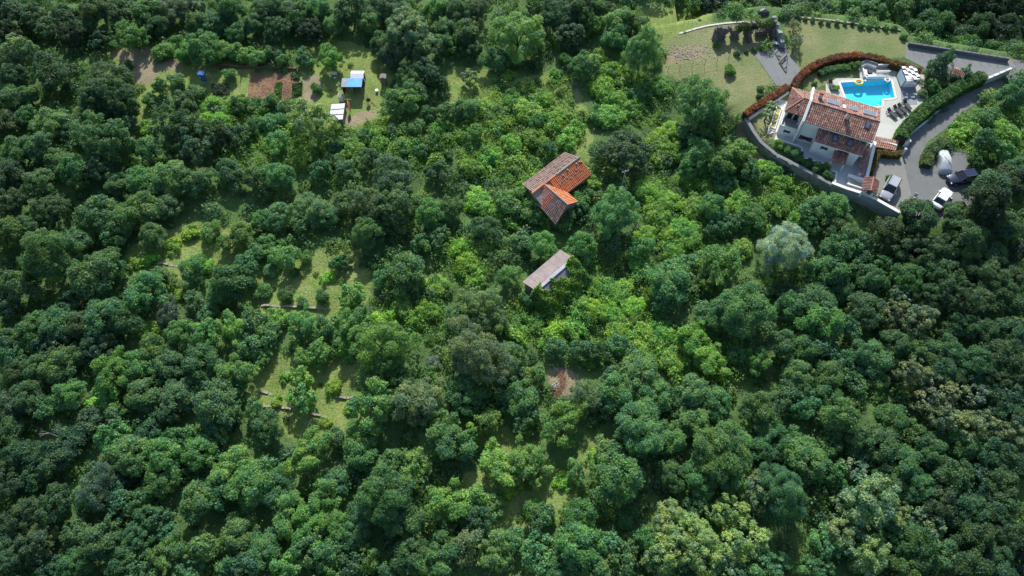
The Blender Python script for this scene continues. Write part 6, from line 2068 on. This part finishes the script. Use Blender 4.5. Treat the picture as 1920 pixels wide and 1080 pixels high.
def put_plant(i, spec):
    x, y, rp, k, t = spec
    z, g = 0.0, 0.0
    sp = SPEC[k]
    pa_ = (np.array([x]), np.array([y]))
    open_f = 0.84 if k in 'orgd' and any(in_poly(*pa_, m_)[0] for m_ in MEADOW + VINES) else 1.0
    for _ in range(8):
        q = at(x, y, g + z)
        dep = pj(q)[2]
        R = rp / F_PX * dep * (0.9 if k not in 'bv' else 1.0) * open_f
        z = sp['zc'] * R
        g = h1(q.x, q.y)
    q = at(x, y, g + z)
    if k not in 'bv':
        CROWNS.append((q.x, q.y, R))
    size = 'S' if R < 2.0 else ('M' if R < 3.4 else 'L')
    rr = random.Random(i * 7 + 3)
    tm, cm = proto(k, size, rr.randrange(3 if k == 'o' else 2))
    nm, cat = NAMES[k]
    if k == 'o':
        nm = 'dark_broadleaf_tree' if t <= 1 else ('broadleaf_tree' if t == 2 else 'light_broadleaf_tree')
    root = bpy.data.objects.new(nm, None)
    COL.objects.link(root)
    root.empty_display_size = .3
    root.location = (q.x, q.y, h1(q.x, q.y))
    s = R / RSIZE[size]
    root.rotation_euler = (0, 0, rr.uniform(0, 6.28))
    root.scale = (s * rr.uniform(.86, 1.18), s * rr.uniform(.86, 1.18), s * rr.uniform(.85, 1.12))
    a = bpy.data.objects.new('trunk' if cat == 'tree' else 'stems', tm)
    b = bpy.data.objects.new('crown' if cat == 'tree' else 'foliage', cm)
    for o_ in (a, b):
        COL.objects.link(o_)
        o_.parent = root
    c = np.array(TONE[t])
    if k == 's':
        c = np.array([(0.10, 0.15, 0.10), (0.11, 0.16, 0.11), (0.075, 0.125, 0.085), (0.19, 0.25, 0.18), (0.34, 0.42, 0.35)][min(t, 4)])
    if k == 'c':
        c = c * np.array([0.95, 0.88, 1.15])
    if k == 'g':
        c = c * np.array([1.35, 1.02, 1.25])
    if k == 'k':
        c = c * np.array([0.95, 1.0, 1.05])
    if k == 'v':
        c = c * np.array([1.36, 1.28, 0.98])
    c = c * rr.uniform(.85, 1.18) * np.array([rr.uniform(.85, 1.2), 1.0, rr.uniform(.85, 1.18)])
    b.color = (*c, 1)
    sc, rank, mi, sd = best[i]
    lab = f"{TWORD[t]} {LOOK[k]} {ORD[rank]} {sd} the {MARKS[mi][0]}"
    tag(root, lab, cat, {'tree': 'trees of the wooded slope', 'bush': 'bushes', 'thicket': 'vine thickets'}[cat])
    return root


for i, spx in enumerate(plants):
    put_plant(i, spx)

# dead trees
def dead_tree(px, py, h, label, seed):
    r = random.Random(seed)
    q = G(px, py)
    mb = MB()

    def grow(p, d, l, rad, depth):
        e = p + d * l
        mb.tube(p, e, rad, rad * .65, 5)
        if depth == 0:
            return
        for _ in range(3 if depth > 1 else 2):
            nd = (d + Vector((r.uniform(-.6, .6), r.uniform(-.6, .6), r.uniform(.0, .4)))).normalized()
            grow(e, nd, l * r.uniform(.45, .62), rad * .55, depth - 1)
    o = empty('dead_tree', q, label, 'tree')
    grow(Vector((q.x, q.y, q.z - .3)), Vector((.05, 0, 1)), h * .34, .09, 4)
    mb.build('branches', DEADWOOD, o)


dead_tree(130, 830, 8.5, 'bare pale dead tree with forked branches in the left woods', 3)
dead_tree(233, 795, 7.0, 'smaller bare dead tree just right of the forked dead one', 5)
dead_tree(560, 45, 8.0, 'grey leafless tree among the dark trees above the allotment', 8)
dead_tree(322, 40, 8.0, 'grey leafless tree at the top edge above the tan path', 11)
dead_tree(760, 60, 8.5, 'grey leafless tree above the pale tipped chestnuts near the top edge', 14)

# small palms in the villa garden
for px, py, h, lab in ((1433, 227, 1.9, 'small palm with arching fronds in the white walled garden'), (1443, 210, 1.6, 'second smaller palm nearer the villa wing')):
    q = at(px, py, 3)
    o = empty('palm', q, lab, 'palm')
    MB().tube((0, 0, -.1), (.05, 0, h), .14, .10, 8).build('trunk', BARK, o, True)
    r = random.Random(int(px))
    for k in range(13):
        a = k * 2.4
        mb = MB()
        pts = []
        for s in range(7):
            u = s / 6
            rad = 1.15 * u
            pts.append(Vector((rad * math.cos(a), rad * math.sin(a), h + .45 * math.sin(u * 2.4) * (1 if k < 8 else .4) - .5 * u * u)))
        for s in range(6):
            p0, p1 = pts[s], pts[s + 1]
            sd = Vector((-math.sin(a), math.cos(a), 0)) * .16 * math.sin(math.pi * (s + .5) / 6.5)
            mb.add([p0 - sd - Vector((0, 0, .05)), p0, p0 + sd - Vector((0, 0, .05)), p1 - sd - Vector((0, 0, .05)), p1, p1 + sd - Vector((0, 0, .05))], [(0, 1, 4, 3), (1, 2, 5, 4)])
        mb.build('frond', M('palm_leaf', (0.05, 0.11, 0.03), (0.07, 0.14, 0.035), 3, .6), o, True)

# ------------------------------------------------------------------ ground cover (nobody could count it)
def scatter(name, label, n, xr, yr, sel, hf, leaf, colf, upw=1.0, seed=1, width=.6):
    r = np.random.default_rng(seed)
    X = r.uniform(*xr, n)
    Y = r.uniform(*yr, n)
    k = sel(X, Y, r)
    X, Y = X[k], Y[k]
    Z = hz(X, Y)
    m = len(X)
    P = np.stack([X, Y, Z + hf(X, Y, r, m)], 1)
    me = leaf_mesh(name, P, r.normal(0, .55, (m, 3)) + np.array([0, 0, upw]), leaf * r.uniform(.65, 1.4, m), width, r, colf(X, Y, r, m))
    me.materials.append(LEAF_ATTR)
    return tag(link_mesh(name, me), label, 'vegetation', kind='stuff')


def in_view(X, Y):
    return (np.abs(X) < 68 + Y * .36) & (Y > 4) & (Y < 120)


def pal(cols):
    cols = np.array(cols)
    return lambda X, Y, r, m: cols[r.integers(0, len(cols), m)] * r.uniform(.75, 1.25, (m, 1)) * (1 + .3 * np.sin(X * .9 + 1) * np.sin(Y * .8))[:, None]


def mound(X, Y):
    return .5 + .3 * np.sin(X * 1.3 + .7 * np.sin(Y * .9)) * np.sin(Y * 1.5 + .5) + .2 * np.sin(X * 2.9 + Y * 2.1)


BUILT = [[FV(-3, -5.5, 0), FV(7.5, -3, 0), FV(7.5, 3, 0), FV(-3, 3, 0)], [BV(0, 0, 0), BV(LB, 0, 0), BV(LB, 4.4, 0), BV(0, 4.4, 0)], [(-30, 77.5, 0), (-24.5, 77.5, 0), (-24.5, 88.3, 0), (-30, 88.3, 0)], bed,
         [at(x, y, 3) for x, y in [(1395, 220), (1480, 160), (1500, 135), (1560, 105), (1640, 100), (1740, 130), (1745, 190), (1690, 300), (1690, 405), (1600, 375), (1500, 330)]]]


def free(X, Y):
    m = ~hard_mask(X, Y)
    for p in BUILT:
        m &= ~in_poly(X, Y, p)
    return m & in_view(X, Y)


def scrub(name, label, nd, sel, rad, hr, leaf, cols, cover, seed):
    """low shrubs too many to count: leafy domes in one mass"""
    r = np.random.default_rng(seed)
    X, Y = r.uniform(-112, 112, nd), r.uniform(3, 121, nd)
    k = sel(X, Y, r)
    if name == 'low_scrub':
        for cx, cy, cr_ in CROWNS:
            k &= (X - cx) ** 2 + (Y - cy) ** 2 > (cr_ * .72) ** 2
    X, Y = X[k], Y[k]
    R = r.uniform(*rad, len(X)) * r.uniform(.7, 1.25, len(X))
    Z = hz(X, Y)
    per = np.maximum(10, cover * 2 * math.pi * R ** 2 / (2 * leaf * leaf * .62)).astype(int)
    ix = np.repeat(np.arange(len(X)), per)
    m = len(ix)
    d = unit(r.normal(size=(m, 3)) + np.array([0, 0, .5]))
    d[:, 2] = np.abs(d[:, 2])
    bump = 1 + .22 * np.sin(d[:, 0] * 6 + ix) * np.sin(d[:, 1] * 6 + ix * 2.3) + r.normal(0, .1, m)
    hh = r.uniform(*hr, len(X))
    P = np.stack([X[ix], Y[ix], Z[ix]], 1) + d * (R[ix] * bump * r.uniform(.6, 1, m) ** .5)[:, None] * np.stack([np.ones(m), np.ones(m), hh[ix]], 1)
    cols = np.array(cols)
    cc = (cols[r.integers(0, len(cols), len(X))] * r.uniform(.75, 1.25, (len(X), 1)))[ix] * r.uniform(.8, 1.2, (m, 1))
    me = leaf_mesh(name, P, d + r.normal(0, .5, (m, 3)) + np.array([0, 0, .4]), leaf * r.uniform(.7, 1.35, m), .62, r, cc)
    me.materials.append(LEAF_ATTR)
    return tag(link_mesh(name, me), label, 'vegetation', kind='stuff')


scrub('low_scrub', 'low green scrub filling the gaps between the woodland trees', 5200, lambda X, Y, r: ~mask(X, Y, 'vines') & ~mask(X, Y, 'meadow') & ~mask(X, Y, 'lawn') & ~mask(X, Y, 'bare') & free(X, Y), (.7, 1.5), (.8, 1.4), .155,
      [(0.075, 0.165, 0.070), (0.100, 0.205, 0.072), (0.060, 0.135, 0.062), (0.125, 0.230, 0.070), (0.085, 0.180, 0.085)], .62, 41)
scrub('creeper_mounds', 'carpet of light green creeper mounds in the central clearing', 15000, lambda X, Y, r: mask(X, Y, 'vines') & ~mask(X, Y, 'bare') & free(X, Y), (.35, .9), (.4, .8), .13,
      [(0.165, 0.300, 0.068), (0.200, 0.335, 0.072), (0.135, 0.255, 0.066), (0.110, 0.220, 0.070)], .75, 42)
scrub('meadow_shrubs', 'sparse small shrubs dotted over the grassy clearings', 2600, lambda X, Y, r: mask(X, Y, 'meadow') & ~mask(X, Y, 'bare') & free(X, Y) & (r.random(len(X)) < .55), (.25, .65), (.6, 1.1), .10,
      [(0.120, 0.210, 0.060), (0.170, 0.250, 0.075), (0.095, 0.180, 0.065)], .7, 43)
scatter('vine_cover', 'low tangle of leafy vines and brambles between the trees', 900000, (-110, 110), (4, 120), lambda X, Y, r: mask(X, Y, 'vines') & free(X, Y) & ~mask(X, Y, 'bare'),
        lambda X, Y, r, m: np.maximum(.03, mound(X, Y) * (.35 + 1.9 * r.random(m) ** .6)), .12, pal([(0.150, 0.300, 0.066), (0.118, 0.245, 0.062), (0.185, 0.335, 0.070), (0.098, 0.210, 0.058)]), seed=11)
scatter('undergrowth', 'dark green undergrowth covering the woodland floor', 130000, (-110, 110), (4, 120), lambda X, Y, r: ~mask(X, Y, 'vines') & ~mask(X, Y, 'meadow') & ~mask(X, Y, 'lawn') & ~mask(X, Y, 'bare') & free(X, Y) & (r.random(len(X)) < .75),
        lambda X, Y, r, m: np.maximum(.03, mound(X, Y) * (.2 + 2.1 * r.random(m))), .10, pal([(0.085, 0.190, 0.056), (0.110, 0.230, 0.060), (0.064, 0.150, 0.052), (0.135, 0.255, 0.066)]), seed=12)
scatter('meadow_grass', 'tall yellow green grass of the clearings', 320000, (-110, 110), (4, 120), lambda X, Y, r: mask(X, Y, 'meadow') & ~mask(X, Y, 'bare') & free(X, Y),
        lambda X, Y, r, m: .05 + .3 * r.random(m) * (.5 + .5 * np.sin(X * 1.1) * np.sin(Y * 1.4)), .11, pal([(0.213, 0.319, 0.080), (0.304, 0.365, 0.125), (0.159, 0.266, 0.071), (0.392, 0.392, 0.178)]), .35, seed=13, width=.25)
scatter('lawn_grass', 'short dry lawn grass on the upper garden', 90000, (20, 110), (70, 112), lambda X, Y, r: mask(X, Y, 'lawn') & ~mask(X, Y, 'bare') & ~hard_mask(X, Y),
        lambda X, Y, r, m: .03 + .06 * r.random(m), .055, pal([(0.147, 0.205, 0.073), (0.213, 0.233, 0.107), (0.267, 0.252, 0.133)]), .5, seed=14, width=.3)
# vines creeping over barn, ridge and farmhouse edge
r = np.random.default_rng(77)
n = 16000
A_, B_ = r.uniform(-1.2, LB + 1.5, n), r.uniform(2.2, 6.0, n)
keep = (B_ > 3.45 + .5 * np.sin(A_ * 1.6) + .35 * np.sin(A_ * 4) - np.clip(A_ - 5.4, 0, 2) * .9) | (A_ > LB - .9 + .4 * np.sin(B_ * 3)) | ((A_ < 1.0 - .3 * np.sin(B_ * 5)) & (B_ > 2.0))
A_, B_ = A_[keep], B_[keep]
n = len(A_)
zz = np.where(B_ < 4.7, 3.42 - (B_ - 2.3) * .43, 2.4 - (B_ - 4.7) * .9) + .12 + .25 * r.random(n) + .15 * np.sin(A_ * 3) * np.sin(B_ * 3)
zz = zz + .25 * r.random(n) * (np.sin(A_ * 5 + B_ * 4) > 0)
zz = np.where(A_ > LB, np.maximum(.3, zz - (A_ - LB) * 1.2), zz)
zz = np.where(A_ < 0, np.maximum(.3, zz + A_ * 1.4), zz)
PX_ = B0_.x + bx_.x * A_ + by_.x * B_
PY_ = B0_.y + bx_.y * A_ + by_.y * B_
me = leaf_mesh('vines', np.stack([PX_, PY_, zz], 1), r.normal(0, .6, (n, 3)) + np.array([0, .5, .7]), .13 * r.uniform(.7, 1.3, n), .62, r, np.array([(0.155, 0.328, 0.069), (0.118, 0.255, 0.062), (0.200, 0.309, 0.091)])[r.integers(0, 3, n)] * r.uniform(.8, 1.2, (n, 1)))
me.materials.append(LEAF_ATTR)
tag(link_mesh('creeping_vines', me), 'bright green vines creeping over the lower barn roof', 'vines', kind='stuff')

# the same wood goes on outside the picture: one mass
r = np.random.default_rng(99)
PP, NN, SS, CC = [], [], [], []
cnt = 0
while cnt < 190:
    x, y = r.uniform(-135, 135), r.uniform(-8, 150)
    R = r.uniform(2.6, 4.6)
    q = (x, y, h1(x, y) + R * 1.3)
    u_, v_, dep = pj(q)
    mrg = R / dep * F_PX * (1.3 if 1230 < u_ < 1900 and v_ < 540 else 1.0)
    if -mrg < u_ < 1920 + mrg and -mrg < v_ < 1080 + mrg:
        continue
    if -420 < u_ < 2340 and -330 < v_ < 1420 and not in_poly(np.array([x]), np.array([y]), ROAD)[0]:
        cnt += 1
        m = 450
        nc = 34
        cd = unit(r.normal(size=(nc, 3)) + np.array([0, 0, .6]))
        ix = r.integers(0, nc, m)
        d = unit(r.normal(size=(m, 3)) + cd[ix] * .7 + np.array([0, 0, .4]))
        PP.append(np.array(q) + cd[ix] * R * np.array([.72, .72, .62]) + d * R * .27)
        NN.append(d + r.normal(0, .4, (m, 3)))
        SS.append(.40 * r.uniform(.7, 1.3, m))
        CC.append(np.tile(np.array(TONE[int(r.integers(1, 4))]) * r.uniform(.85, 1.2), (m, 1)))
me = leaf_mesh('surrounding_woodland', np.concatenate(PP), np.concatenate(NN), np.concatenate(SS), .65, r, np.concatenate(CC))
me.materials.append(LEAF_ATTR)
tag(link_mesh('surrounding_woodland', me), 'unbroken woodland continuing beyond the picture edges', 'woodland', kind='stuff')
print('plants', len(plants), 'tris', sum(len(m.polygons) * 2 for m in bpy.data.meshes))
